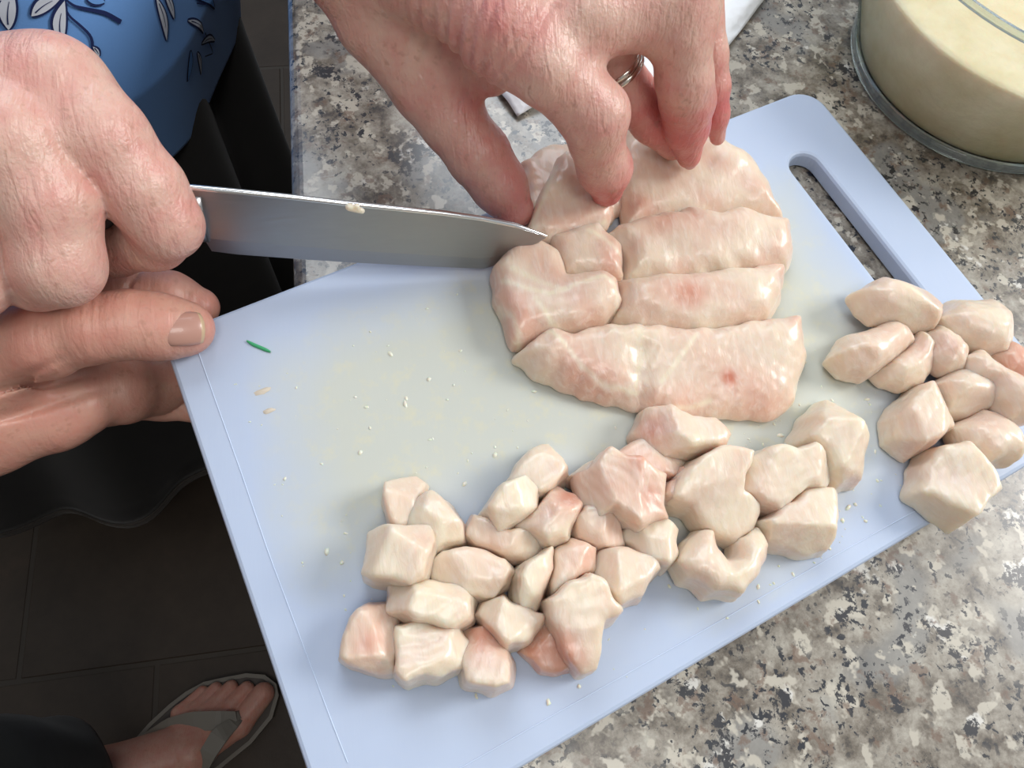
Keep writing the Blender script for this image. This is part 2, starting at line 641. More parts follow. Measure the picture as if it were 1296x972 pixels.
outer = rounded(corn, [0.007, 0.012, 0.012, 0.007])
s0 = at(1021, 211, BT)[:2]; s1 = at(1247, 500, BT)[:2]      # slot end centres
ax = (s1 - s0) / np.linalg.norm(s1 - s0); nr = np.array([-ax[1], ax[0]])
SR = 0.0072
slot = []
for k in range(13):
    a = math.pi / 2 + math.pi * k / 12
    slot.append(s0 + SR * (math.cos(a) * ax + math.sin(a) * nr))
for k in range(13):
    a = -math.pi / 2 + math.pi * k / 12
    slot.append(s1 + SR * (math.cos(a) * ax + math.sin(a) * nr))


def inset(loop, d):
    L = np.array(loop); m = len(L)
    t = np.roll(L, -1, 0) - np.roll(L, 1, 0); t /= np.linalg.norm(t, axis=1)[:, None]
    nrm = np.c_[-t[:, 1], t[:, 0]]
    area2 = np.sum(L[:, 0] * np.roll(L[:, 1], -1) - np.roll(L[:, 0], -1) * L[:, 1])
    return L + nrm * d * (1 if area2 > 0 else -1)


def board():
    th = BT - TOP - 0.0004; b = 0.0016
    V = []; F = []
    rings = []
    for loop, sgn in ((outer, 1), (slot, -1)):
        r = []
        for z, i in ((TOP + 0.0004, 0.0008), (TOP + 0.0014, 0), (BT - b, 0), (BT - b * 0.3, b * 0.35), (BT, b)):
            L = inset(loop, i * sgn)
            r.append(range(len(V), len(V) + len(L)))
            V += [(x, y, z) for x, y in L]
        rings.append(r)
        for k in range(4):
            A, B = r[k], r[k + 1]; m = len(A)
            for j in range(m):
                q = [A[j], A[(j + 1) % m], B[(j + 1) % m], B[j]]
                F.append(q[::-1] if sgn * 1 > 0 else q)
    for lev, flip in ((4, False), (0, True)):
        o_ = list(rings[0][lev]); s_ = list(rings[1][lev])
        ids = o_ + s_
        # interior grid points so the juice film attribute has resolution
        pts = [Vector((V[i][0], V[i][1])) for i in ids]
        extra = []
        if lev == 4:
            O = np.array([V[i][:2] for i in o_]); Sx = np.array(slot)
            for gx in np.arange(O[:, 0].min(), O[:, 0].max(), 0.006):
                for gy in np.arange(O[:, 1].min(), O[:, 1].max(), 0.006):
                    p = np.array([[[gx, gy]]])
                    if poly_sd(O, gx, gy) < -0.004 and poly_sd(Sx, gx, gy) > 0.006:
                        extra.append((gx, gy))
        pts += [Vector(e) for e in extra]
        m0, m1 = len(o_), len(s_)
        edges = [(i, (i + 1) % m0) for i in range(m0)] + [(m0 + i, m0 + (i + 1) % m1) for i in range(m1)]
        rv, re, rf, ov, oe, of = delaunay_2d_cdt(pts, edges, [], 0, 1e-7)
        z = V[o_[0]][2]
        mp = {}
        for k, p in enumerate(rv):
            src = [s for s in ov[k] if s < len(ids)]
            if src: mp[k] = ids[src[0]]
            else:
                mp[k] = len(V); V.append((p.x, p.y, z))
        O = np.array([V[i][:2] for i in o_]); Sx = np.array([V[i][:2] for i in s_])
        for f in rf:
            c = np.mean([[rv[i].x, rv[i].y] for i in f], 0)
            if poly_sd(O, *c) < 0 and poly_sd(Sx, *c) > 0:
                q = [mp[i] for i in f]
                p = [np.array(V[i][:2]) for i in q]
                cr = np.cross(p[1] - p[0], p[2] - p[0])
                if (cr > 0) == flip: q = q[::-1]
                F.append(q)
    return V, F


def poly_sd(P, x, y):
    """signed distance to polygon, arrays ok"""
    P = np.asarray(P, float)
    x = np.asarray(x, float); y = np.asarray(y, float)
    d = np.full(np.broadcast(x, y).shape, 1e9); ins = np.zeros(d.shape, bool)
    m = len(P)
    for i in range(m):
        a = P[i]; b = P[(i + 1) % m]; e = b - a
        wx, wy = x - a[0], y - a[1]
        t = np.clip((wx * e[0] + wy * e[1]) / (e @ e + 1e-15), 0, 1)
        d = np.minimum(d, (wx - t * e[0]) ** 2 + (wy - t * e[1]) ** 2)
        c = ((a[1] > y) != (b[1] > y))
        with np.errstate(divide='ignore', invalid='ignore'):
            xi = (b[0] - a[0]) * (y - a[1]) / (b[1] - a[1] + 1e-15) + a[0]
        ins ^= c & (x < xi)
    d = np.sqrt(d)
    return np.where(ins, -d, d)


bv, bf = board()
bme = mesh_py('cutting_board', bv, bf)
B = np.array(bv)
film = np.clip(-poly_sd(np.array([at(x, y, BT)[:2] for x, y in
               [(330, 470), (420, 410), (620, 340), (1000, 250), (1130, 420), (1160, 560), (960, 720), (860, 770), (700, 640), (420, 720)]]), B[:, 0], B[:, 1]) / 0.05 + 0.4, 0, 1)
attr(bme, 'film', film)
cb = link('cutting_board', bme, M_BOARD)
tag(cb, 'milky blue plastic cutting board with a handle slot, overhanging the counter edge', 'cutting board')


def strip(name, P, w, z, mat, parent=None, h=0.0002):
    """thin ribbon following points on the board"""
    P = np.array(P)[:, :2]
    t = np.gradient(P, axis=0); t /= np.linalg.norm(t, axis=1)[:, None]
    nn = np.c_[-t[:, 1], t[:, 0]]
    V = []; F = []
    w = np.broadcast_to(w, (len(P),))
    for p, q, ww in zip(P, nn, w):
        V += [(*(p + q * ww), z - 0.0003), (*(p + q * ww * 0.6), z + h), (*(p - q * ww * 0.6), z + h), (*(p - q * ww), z - 0.0003)]
    for i in range(len(P) - 1):
        for k in range(3):
            F.append([4 * i + k, 4 * i + k + 1, 4 * i + 5 + k, 4 * i + 4 + k])
    return link(name, mesh_py(name, V, F, True), mat, parent)


def pxline(pts, n, z=BT):
    pts = np.array(pts, float)
    s = np.r_[0, np.cumsum(np.linalg.norm(np.diff(pts, axis=0), axis=1))]
    u = np.linspace(0, s[-1], n)
    return [at(np.interp(k, s, pts[:, 0]), np.interp(k, s, pts[:, 1]), z) for k in u]


M_LINE = plain('board rim line', (0.58, 0.68, 0.86), 0.4)
strip('rim_line', pxline([(249, 440), (306, 600), (340, 700), (417, 906), (440, 965)], 24), 0.0002, BT, M_LINE, cb)
strip('rim_line', pxline([(560, 985), (700, 905), (860, 815), (1040, 712), (1170, 640)], 24), 0.0002, BT, M_LINE, cb)

# ------------------------------------------------------------------ fish
def fish(name, poly, z0, h, pink, label, seed, cat='fish', group=None, tilt=None, r=0.0035, side=0.25, fold=0.0,
         vox=0.00075, ridges=1.0, cuts=0, flake=1.0, lines=(), dents=(), pinks=()):
    rnd = random.Random(seed)
    zm = BT + z0 + 0.5 * h
    P = np.array([at(x, y, zm)[:2] for x, y in poly])
    c = P.mean(0)
    lo = [*(P.min(0) - 0.006), BT + z0 - 0.002]; hi = [*(P.max(0) + 0.006), BT + z0 + h * 1.5 + 0.005]
    g = Grid(lo, hi, vox)
    X2, Y2 = g.X[:, :, 0], g.Y[:, :, 0]
    X2, Y2 = np.broadcast_arrays(X2, Y2)
    wob = sum(0.00028 * np.sin(X2 * rnd.uniform(-700, 700) + Y2 * rnd.uniform(-700, 700) + rnd.uniform(0, 6)) for _ in range(3))
    d2 = poly_sd(P, X2, Y2) + wob - 0.0006
    if tilt is None:
        a = rnd.uniform(0, 6.283); tilt = (rnd.uniform(0.1, 0.35) * math.cos(a), rnd.uniform(0.1, 0.35) * math.sin(a))
    fx = X2 - c[0]; fy = Y2 - c[1]
    top = h + tilt[0] * fx + tilt[1] * fy
    if fold:
        a = rnd.uniform(0, 6.283)
        off = rnd.uniform(-0.003, 0.003)
        top = np.minimum(top, h * 1.12 + fold * (math.cos(a) * fx + math.sin(a) * fy) + off)
    top = top + sum(0.00028 * np.sin(X2 * rnd.uniform(-330, 330) + Y2 * rnd.uniform(-330, 330) + rnd.uniform(0, 6)) for _ in range(3))
    a = rnd.uniform(0, 3.14)
    u = X2 * math.cos(a) + Y2 * math.sin(a) + 0.002 * np.sin((Y2 * math.cos(a) - X2 * math.sin(a)) * 220)
    top = top + ridges * 0.00016 * np.abs(np.sin(u * math.pi / rnd.uniform(0.0028, 0.0042)))
    for (dx, dy, dr, dd) in dents:
        p = at(dx, dy, BT + z0 + h)
        top = top - dd * np.exp(-((X2 - p[0]) ** 2 + (Y2 - p[1]) ** 2) / dr ** 2)
    top = np.clip(top, 0.3 * h, 1.4 * h)
    zz = g.Z - (BT + z0)
    D = smax(d2[:, :, None] + side * (zz - 0.5 * h) * 1.0, zz - top[:, :, None], r * 1.8)
    for k in range(cuts):
        a = rnd.uniform(0, 6.283); el = rnd.uniform(0.55, 1.0)
        dv = np.array([math.cos(a), math.sin(a)])
        ext = ((P - c) @ dv).max()
        off = math.cos(el) * ext * rnd.uniform(0.5, 0.8) + math.sin(el) * h * rnd.uniform(0.75, 0.95)
        pl = math.cos(el) * (fx * dv[0] + fy * dv[1])
        D = smax(D, pl[:, :, None] + math.sin(el) * zz - off, 0.0009)
    D = smax(D, -zz, r * 0.8)
    V, F = surface_nets(D.astype(np.float32), g.o, vox, 1)
    nn = np.zeros_like(V)
    fn = np.cross(V[F[:, 2]] - V[F[:, 0]], V[F[:, 3]] - V[F[:, 1]])
    for k in range(4): np.add.at(nn, F[:, k], fn)
    nn /= np.linalg.norm(nn, axis=1)[:, None] + 1e-12
    ds = np.zeros(len(V))
    for k in range(9):
        wv = np.array([rnd.gauss(0, 1) for _ in range(3)]); wv *= 6.283 / rnd.uniform(0.003, 0.008) / np.linalg.norm(wv)
        ds += 0.00003 * np.sin(V @ wv + rnd.uniform(0, 6))
    wv = np.array([rnd.gauss(0, 1) for _ in range(3)]); wv /= np.linalg.norm(wv)
    w2 = np.array([rnd.gauss(0, 1) for _ in range(3)]) * 150
    ds += flake * 0.00005 * (np.abs(np.sin((V @ wv + 0.0012 * np.sin(V @ w2)) * 3.1416 / rnd.uniform(0.0026, 0.0040))) - 0.5)
    V = V + nn * ds[:, None]
    o_ = np.array([c[0], c[1], BT + z0])
    me = mesh_np(name, V - o_, F)
    pk = np.full(len(V), pink + 0.06)
    pk += 0.10 * np.sin(V[:, 0] * rnd.uniform(100, 300) + V[:, 1] * rnd.uniform(-300, 300) + rnd.uniform(0, 6))
    for (dx, dy, dr, amt) in pinks:
        p = at(dx, dy, zm)
        pk += amt * np.exp(-((V[:, 0] - p[0]) ** 2 + (V[:, 1] - p[1]) ** 2) / dr ** 2)
    sa = rnd.uniform(0, 6.283)      # one face of the piece is the darker flesh under the skin
    pk += 0.20 * np.clip(nn[:, 0] * math.cos(sa) + nn[:, 1] * math.sin(sa) - 0.2, 0, 1) * (1 if cuts else 0.4)
    for ln_ in lines:
        q = [at(x, y, zm + 0.5 * h)[:2] for x, y in ln_]
        dd = np.full(len(V), 1.0)
        for p0, p1 in zip(q[:-1], q[1:]):
            e = p1 - p0; w_ = V[:, :2] - p0; t = np.clip(w_ @ e / (e @ e), 0, 1)
            dd = np.minimum(dd, np.linalg.norm(w_ - t[:, None] * e, axis=1))
        pk -= 0.38 * np.exp(-(dd / 0.0009) ** 2)
    attr(me, 'pink', pk)
    ob = link(name, me, M_FISH)
    ob.location = o_
    tag(ob, label, cat, group)
    return ob


SL = 'slices of the raw fillet'
fish('fish_slice', [(783, 169), (802, 165), (830, 171), (863, 185), (896, 172), (913, 183), (950, 202), (970, 235), (990, 272), (937, 268), (905, 274), (847, 276), (795, 283), (787, 243), (780, 200)],
     0.0003, 0.015, 0.22, 'thick right lobe of the uncut fillet end, under the ring and little fingertips', 1, 'fish', SL, (0.02, 0.12), 0.005, 0.3, 0.0, 0.0009,
     pinks=[(800, 270, 0.008, 0.2)])
fish('fish_slice', [(661, 208), (686, 190), (720, 182), (790, 172), (795, 215), (790, 262), (770, 282), (700, 290), (662, 290), (668, 250)],
     0.0003, 0.008, 0.32, 'flat thin pink flap of fillet lying behind the thumb tip', 2, 'fish', SL, (0, 0.0), 0.003, 0.2, 0, 0.0009)
fish('fish_slice', [(665, 296), (686, 246), (703, 206), (716, 196), (736, 226), (765, 250), (775, 268), (768, 284), (736, 294), (697, 303)],
     0.0075, 0.010, 0.28, 'pink folded left lobe of fillet pinched between index finger and thumb', 3, 'fish', SL, (0.05, 0.1), 0.0035, 0.15, 0, 0.0008,
     pinks=[(735, 280, 0.008, 0.25)], lines=[[(703, 208), (690, 246), (668, 290)], [(730, 290), (768, 275)]])
fish('fish_slice', [(763, 300), (797, 284), (847, 273), (870, 269), (905, 275), (933, 267), (954, 275), (996, 282), (1002, 317), (995, 333), (950, 342), (888, 346), (847, 352), (795, 354), (789, 325)],
     0.0003, 0.0155, 0.2, 'long cream strip of fillet second from the hand, with an orange streak', 4, 'fish', SL, (0, 0.15), 0.004, 0.35, 0, 0.0009,
     pinks=[(870, 290, 0.007, 0.4), (835, 300, 0.006, 0.3)])
fish('fish_slice', [(690, 306), (720, 297), (756, 288), (763, 300), (785, 317), (787, 352), (777, 354), (745, 353), (716, 350), (700, 332)],
     0.0003, 0.0155, 0.28, 'short ragged fillet piece just right of the knife tip', 5, 'fish', SL, (0.05, 0.1), 0.004, 0.2, 0, 0.0008,
     pinks=[(770, 340, 0.006, 0.2)], lines=[[(745, 292), (763, 300), (785, 317)], [(700, 330), (716, 348)]])
fish('fish_slice', [(783, 360), (830, 352), (867, 352), (921, 345), (991, 339), (987, 370), (970, 400), (929, 410), (884, 417), (830, 414), (781, 403)],
     0.0003, 0.0155, 0.2, 'long cream fillet strip third from the hand, with an orange brown patch', 6, 'fish', SL, (0, 0.15), 0.004, 0.35, 0, 0.0009,
     pinks=[(865, 385, 0.0065, 0.62), (830, 375, 0.006, 0.3)])
fish('fish_slice', [(625, 342), (645, 315), (682, 309), (706, 325), (717, 354), (760, 352), (778, 362), (785, 387), (765, 407), (728, 419), (695, 421), (649, 433), (641, 407), (629, 375)],
     0.0003, 0.0165, 0.34, 'large pinkish left end of fillet with white tissue lines, below the knife tip', 7, 'fish', SL, (0.1, 0.05), 0.004, 0.15, 0, 0.0009,
     pinks=[(640, 420, 0.009, 0.25)], lines=[[(637, 350), (666, 362), (695, 370), (720, 366)], [(678, 375), (699, 403), (736, 416)], [(649, 337), (682, 354), (711, 366), (760, 352)], [(632, 375), (650, 395), (662, 430)], [(765, 352), (779, 362), (785, 387)]])
fish('fish_slice', [(657, 449), (695, 418), (723, 424), (765, 414), (806, 414), (888, 420), (950, 410), (1010, 402), (1018, 449), (1003, 500), (979, 522), (929, 519), (896, 517), (855, 525), (814, 510), (744, 494), (682, 470)],
     0.0003, 0.013, 0.2, 'widest fillet slab, nearest the cut cubes, with a small red spot', 8, 'fish', SL, (0.03, 0.3), 0.004, 0.4, 0, 0.0009,
     dents=[(810, 440, 0.004, 0.002), (812, 470, 0.004, 0.002), (815, 495, 0.004, 0.002)],
     lines=[[(695, 418), (736, 461), (765, 482), (810, 490)], [(806, 412), (812, 445), (808, 482)], [(830, 510), (880, 508), (905, 500)], [(840, 480), (870, 440), (880, 425)]],
     pinks=[(917, 484, 0.0028, 0.7), (860, 515, 0.012, 0.35), (740, 485, 0.012, 0.25), (960, 510, 0.01, 0.2)])

CH = 'fish cubes on the cutting board'
# (outline, z0, h, pink, label, extra)
chunks = [
    ([(487, 614), (525, 602), (536, 612), (534, 640), (528, 664), (506, 672), (493, 666), (485, 632)], 0.0003, 0.013, 0.14,
     'small greenish white cube at the top left tip of the heap, beside open board', {}),
    ([(547, 622), (568, 638), (586, 664), (584, 683), (551, 698), (512, 672), (514, 640)], 0.0003, 0.016, 0.05,
     'pale white cube just right of the small top left cube', dict(fold=0.5)),
    ([(465, 674), (486, 667), (545, 670), (551, 690), (541, 735), (521, 746), (460, 728), (466, 700)], 0.002, 0.020, 0.05,
     'large square creamy cube on the left side of the heap, shading the board', dict(tilt=(0.05, 0.05), side=0.1)),
    ([(547, 712), (560, 697), (600, 696), (640, 708), (647, 724), (642, 740), (626, 757), (588, 755), (548, 740)], 0.0003, 0.0165, 0.12,
     'long white bar of fish lying right of the large square creamy cube', dict(tilt=(0, -0.1), fold=0.6)),
    ([(493, 741), (542, 739), (584, 739), (598, 756), (597, 782), (577, 797), (530, 789), (493, 772)], 0.003, 0.0165, 0.06,
     'white block with a shiny right corner, directly below the large square creamy cube', dict(tilt=(-0.1, 0.15))),
    ([(501, 793), (530, 784), (581, 797), (598, 813), (591, 847), (555, 857), (517, 864), (499, 853)], 0.0003, 0.0165, 0.08,
     'white fibrous block at the bottom of the heap with curved flake lines', dict(ridges=2.2)),
    ([(430, 834), (443, 782), (465, 765), (502, 768), (505, 791), (500, 851), (478, 849), (441, 843)], 0.0003, 0.014, 0.2,
     'pinkish cube at the far bottom left corner of the heap', dict(fold=0.6, pinks=[(470, 815, 0.004, 0.3)])),
    ([(587, 800), (612, 793), (635, 815), (650, 838), (648, 869), (625, 875), (586, 864), (583, 830)], 0.0003, 0.0155, 0.14,
     'pale yellow cube with a pink top, lowest of the heap nearest the board edge', dict(tilt=(0.05, -0.5), pinks=[(608, 805, 0.006, 0.5)])),
    ([(640, 612), (668, 574), (694, 563), (718, 597), (704, 620), (681, 633), (655, 628)], 0.0003, 0.015, 0.08,
     'greenish white cube at the top centre of the heap, against the bare board', dict(fold=0.5)),
    ([(610, 646), (633, 616), (663, 606), (681, 622), (678, 646), (655, 665), (630, 676)], 0.002, 0.019, 0.02,
     'bright white glossy cube left of the pink tinged centre piece', dict(tilt=(0.1, 0.15))),
    ([(655, 668), (681, 640), (704, 618), (728, 626), (735, 642), (722, 668), (716, 684), (692, 690), (672, 680)], 0.0015, 0.018, 0.16,
     'cream cube with an orange upper corner in the heap centre', dict(pinks=[(717, 632, 0.006, 0.5)], fold=0.5)),
    ([(588, 679), (598, 651), (612, 656), (640, 672), (672, 672), (690, 688), (697, 700), (668, 713), (633, 702), (604, 692)], 0.001, 0.013, 0.22,
     'flat pinkish wedge tucked under the bright white glossy cube', dict(tilt=(0.15, 0.1))),
    ([(650, 732), (676, 705), (697, 696), (699, 722), (686, 756), (676, 777), (659, 774), (653, 756)], 0.001, 0.018, 0.08,
     'narrow upright white crescent piece in the middle of the heap', dict(fold=0.5)),
    ([(603, 778), (612, 763), (637, 756), (676, 776), (689, 778), (683, 795), (659, 817), (642, 823), (625, 806)], 0.0006, 0.017, 0.17,
     'pale pink triangular piece just above the yellow cube with the pink top', dict(fold=0.5)),
    ([(702, 700), (722, 683), (754, 695), (750, 722), (722, 741), (697, 754), (697, 722)], 0.0003, 0.015, 0.3,
     'translucent pink piece above the big diamond shaped cube', dict(tilt=(0.2, -0.2))),
    ([(686, 762), (741, 726), (760, 743), (782, 775), (763, 791), (756, 815), (752, 847), (733, 853), (707, 820), (695, 785)], 0.001, 0.020, 0.12,
     'big diamond shaped cube with a sharp right corner and reddish underside', dict(tilt=(0.1, 0.3), side=0.1, ridges=0.2, flake=0.3, pinks=[(712, 830, 0.008, 0.7)])),
    ([(657, 824), (680, 790), (700, 782), (712, 812), (728, 849), (685, 850), (674, 834)], 0.0003, 0.010, 0.62,
     'reddish ragged scrap of fish below the big diamond shaped cube', dict()),
    ([(722, 655), (737, 642), (780, 652), (793, 692), (754, 695), (730, 682)], 0.0003, 0.015, 0.34,
     'dusky pink cube between the cream cube and the ragged pink piece', dict(tilt=(0.1, 0.2))),
    ([(752, 728), (761, 698), (793, 696), (825, 704), (832, 722), (815, 740), (810, 757), (784, 766), (760, 745)], 0.0003, 0.017, 0.2,
     'blocky tan cube with a creamy edge, right of the big diamond shaped cube', dict(fold=0.5)),
    ([(788, 678), (806, 660), (832, 650), (854, 672), (855, 700), (841, 720), (819, 714), (803, 698)], 0.0006, 0.016, 0.09,
     'smooth rounded white piece at the right end of the left heap', dict(fold=0.6)),
    ([(717, 607), (746, 588), (780, 575), (815, 555), (838, 572), (870, 583), (858, 603), (800, 615), (745, 618)], 0.0003, 0.012, 0.36,
     'thin pale pink sheet of fish behind the ragged pink piece', dict(tilt=(0, -0.2))),
    ([(733, 603), (746, 590), (767, 572), (789, 579), (841, 603), (838, 640), (843, 655), (806, 668), (776, 646), (754, 655), (740, 631)], 0.006, 0.016, 0.32,
     'ragged pink piece with torn edges on top of the heap', dict(tilt=(0.1, 0.1), fold=0.5, ridges=2.0, pinks=[(800, 590, 0.006, 0.35), (820, 630, 0.004, 0.3)])),
    ([(805, 548), (818, 521), (844, 518), (870, 533), (899, 535), (920, 556), (916, 569), (881, 576), (840, 580), (820, 566)], 0.0003, 0.017, 0.14,
     'cream cube with an orange left side, just below the widest fillet slab', dict(fold=0.6, pinks=[(816, 548, 0.006, 0.55)])),
    ([(843, 636), (850, 612), (870, 589), (896, 574), (921, 571), (946, 580), (938, 607), (935, 626), (959, 638), (955, 660), (933, 682), (892, 668), (872, 645)], 0.0006, 0.019, 0.12,
     'large curved cream piece left of centre in the right hand cluster', dict(fold=0.5)),
    ([(840, 628), (850, 610), (864, 592), (878, 604), (872, 618), (852, 634)], 0.007, 0.009, 0.55,
     'small orange scrap between the ragged pink piece and the large curved cream piece', dict()),
    ([(938, 585), (966, 568), (996, 573), (1018, 566), (1033, 578), (1051, 608), (1040, 622), (1014, 622), (996, 634), (981, 648), (959, 639), (938, 626)], 0.0015, 0.017, 0.13,
     'broad pale slab shaped cube left of the white pointed cube', dict(tilt=(0.0, 0.25))),
    ([(1014, 559), (1033, 522), (1049, 505), (1062, 520), (1090, 556), (1088, 605), (1062, 612), (1044, 598), (1033, 576)], 0.0003, 0.020, 0.0,
     'white pointed cube standing alone at the upper right of the cluster', dict(fold=0.9, side=0.2)),
    ([(962, 662), (996, 635), (1012, 621), (1044, 620), (1056, 625), (1051, 656), (1046, 697), (1010, 699), (970, 686)], 0.0003, 0.016, 0.12,
     'translucent square cube below the broad pale slab shaped cube', dict(tilt=(0, -0.15))),
    ([(855, 713), (862, 696), (883, 675), (899, 674), (905, 697), (916, 712), (928, 704), (934, 681), (959, 669), (970, 692), (957, 726), (933, 752), (896, 750), (866, 733)], 0.0003, 0.018, 0.12,
     'cream piece curled into a U shape at the front of the cluster', dict(r=0.004)),
    # far right group
    ([(1085, 370), (1111, 355), (1141, 356), (1170, 370), (1188, 390), (1184, 414), (1148, 408), (1109, 402), (1093, 388)], 0.004, 0.017, 0.12,
     'smooth oval cream piece at the top left of the far right group', dict(r=0.006)),
    ([(1056, 452), (1070, 427), (1107, 416), (1126, 402), (1147, 413), (1156, 433), (1122, 460), (1096, 475), (1070, 469)], 0.0003, 0.017, 0.18,
     'tan rounded piece at the leftmost end of the far right group', dict(r=0.0055)),
    ([(1108, 470), (1148, 444), (1159, 424), (1178, 439), (1180, 464), (1167, 481), (1144, 490), (1122, 484)], 0.0003, 0.014, 0.2,
     'pinkish rounded piece tucked right of the leftmost tan piece', dict(r=0.0055)),
    ([(1176, 422), (1189, 412), (1211, 428), (1221, 446), (1216, 467), (1196, 468), (1179, 452)], 0.004, 0.014, 0.22,
     'small knobbly piece in the middle of the far right group', dict(r=0.005)),
    ([(1187, 405), (1207, 380), (1252, 380), (1274, 398), (1284, 424), (1270, 444), (1241, 442), (1207, 426)], 0.002, 0.018, 0.12,
     'big round pale piece lying across the board handle', dict(r=0.006)),
    ([(1257, 452), (1274, 434), (1296, 446), (1312, 480), (1290, 484), (1270, 470)], 0.002, 0.014, 0.6,
     'reddish piece at the right edge of the far right group', dict(r=0.005)),
    ([(1185, 486), (1207, 470), (1230, 467), (1252, 482), (1270, 498), (1259, 515), (1226, 524), (1204, 518)], 0.001, 0.016, 0.24,
     'peach coloured piece under the folded pale strip', dict(r=0.005)),
    ([(1226, 452), (1245, 441), (1267, 467), (1285, 476), (1306, 498), (1306, 531), (1278, 528), (1262, 505), (1252, 486), (1232, 474)], 0.007, 0.015, 0.14,
     'pale bent strip at the right of the far right group', dict(r=0.005)),
    ([(1130, 529), (1148, 502), (1178, 483), (1194, 498), (1194, 524), (1203, 542), (1159, 573), (1133, 554)], 0.0003, 0.017, 0.18,
     'pink edged cube with a white square face in the far right group', dict(fold=0.6)),
    ([(1209, 542), (1241, 519), (1270, 523), (1294, 561), (1282, 581), (1252, 585), (1220, 568)], 0.0006, 0.017, 0.16,
     'round pinkish white piece above the lowest piece of the far right group', dict(r=0.0055)),
    ([(1161, 624), (1168, 590), (1180, 570), (1207, 562), (1237, 575), (1257, 588), (1258, 624), (1230, 646), (1215, 664), (1189, 646)], 0.0003, 0.017, 0.06,
     'lowest piece of the far right group, yellowish with one dark speck', dict(fold=0.4, ridges=1.8)),
]
for i, (po, z0, h, pk, lab, kw) in enumerate(chunks):
    kw = dict(kw); kw.setdefault('vox', 0.00065); kw.setdefault('r', 0.0012); kw.setdefault('side', 0.16); kw.setdefault('cuts', 2)
    fish('fish_cube', po, z0, h, pk, lab, 100 + i, 'fish', CH, **kw)

# ------------------------------------------------------------------ scraps on the board
rnd = random.Random(5)
V = []; F = []
zone = np.array([at(x, y, BT)[:2] for x, y in [(290, 470), (430, 400), (620, 350), (690, 560), (1050, 420), (1100, 500), (1130, 620), (900, 790), (700, 880), (480, 890), (400, 720)]])
OUT = np.array(inset(outer, 0.004))
cnt = 0
while cnt < 330:
    px = rnd.uniform(250, 1180); py = rnd.uniform(180, 900)
    if cnt > 230: px = rnd.uniform(940, 1170); py = rnd.uniform(480, 740)
    p = at(px, py, BT)
    if poly_sd(zone, p[0], p[1]) > 0.004 or poly_sd(OUT, p[0], p[1]) > 0: continue
    cnt += 1
    r = rnd.choice([0.0002, 0.0003, 0.0004, 0.0007]) * rnd.uniform(0.7, 1.3)
    el = rnd.uniform(1, 2.2); a = rnd.uniform(0, 3.14)
    b = len(V); seg = 7
    V.append((p[0], p[1], BT + r * 0.6))
    for ring, (rr, zz) in enumerate(((0.6, 0.45), (1.0, -0.1))):
        for k in range(seg):
            t = 6.283 * k / seg; ra = r * rr * rnd.uniform(0.75, 1.25)
            x = ra * el * math.cos(t); y = ra * math.sin(t)
            V.append((p[0] + x * math.cos(a) - y * math.sin(a), p[1] + x * math.sin(a) + y * math.cos(a), BT + r * zz))
    for k in range(seg):
        k2 = (k + 1) % seg
        F.append([b, b + 1 + k, b + 1 + k2]); F.append([b + 1 + k, b + 1 + seg + k, b + 1 + seg + k2, b + 1 + k2])
sc = link('fish_scraps', mesh_py('fish_scraps', V, F, True), M_SCRAP)
tag(sc, 'tiny pale fish scraps and wet drops scattered over the board', 'scraps', kind='stuff')


def smear(px, py, a, b, rot, label):
    p = at(px, py, BT); V = [(0, 0, 0.0004)]; F = []
    rr = random.Random(px)
    for ring, s in enumerate((0.6, 1.0)):
        for k in range(12):
            t = 6.283 * k / 12; j = rr.uniform(0.75, 1.2)
            x, y = a * s * j * math.cos(t), b * s * j * math.sin(t)
            V.append((x * math.cos(rot) - y * math.sin(rot), x * math.sin(rot) + y * math.cos(rot), 0.0003 if ring == 0 else -0.0002))
    for k in range(12):
        k2 = (k + 1) % 12
        F.append([0, 1 + k, 1 + k2]); F.append([1 + k, 13 + k, 13 + k2, 1 + k2])
    o = link('fish_smear', mesh_py('fish_smear', V, F, True), M_SMEAR); o.location = p
    tag(o, label, 'smear')


smear(333, 495, 0.0042, 0.0013, 0.3, 'beige fish smear near the left corner of the board, upper of two')
smear(340, 520, 0.0028, 0.0013, 0.2, 'beige fish smear near the left corner of the board, lower of two')
gl = strip('herb_sliver', pxline([(313, 432), (322, 437), (332, 441), (343, 446)], 8), [0.0003, 0.0006, 0.0007, 0.0007, 0.0007, 0.0007, 0.0006, 0.0003], BT + 0.0004, M_GREEN, None, 0.0004)
tag(gl, 'thin green sliver on the board right of the thumbnail', 'herb')

# ------------------------------------------------------------------ glass bowl
bowl_c = Vector((0.334, 0.086, TOP))


def lathe(name, prof, mat, parent=None, seg=96):
    V = []; F = []
    for (r, z) in prof:
        for k in range(seg):
            a = 6.28318 * k / seg
            V.append((r * math.cos(a), r * math.sin(a), z))
    m = len(prof)
    for i in range(m - 1):
        for k in range(seg):
            k2 = (k + 1) % seg
            F.append([i * seg + k, i * seg + k2, (i + 1) * seg + k2, (i + 1) * seg + k])
    if prof[0][0] > 1e-6: F.append([k for k in range(seg)][::-1])
    if prof[-1][0] > 1e-6: F.append([(m - 1) * seg + k for k in range(seg)])
    return link(name, mesh_py(name, V, F, True), mat, parent)


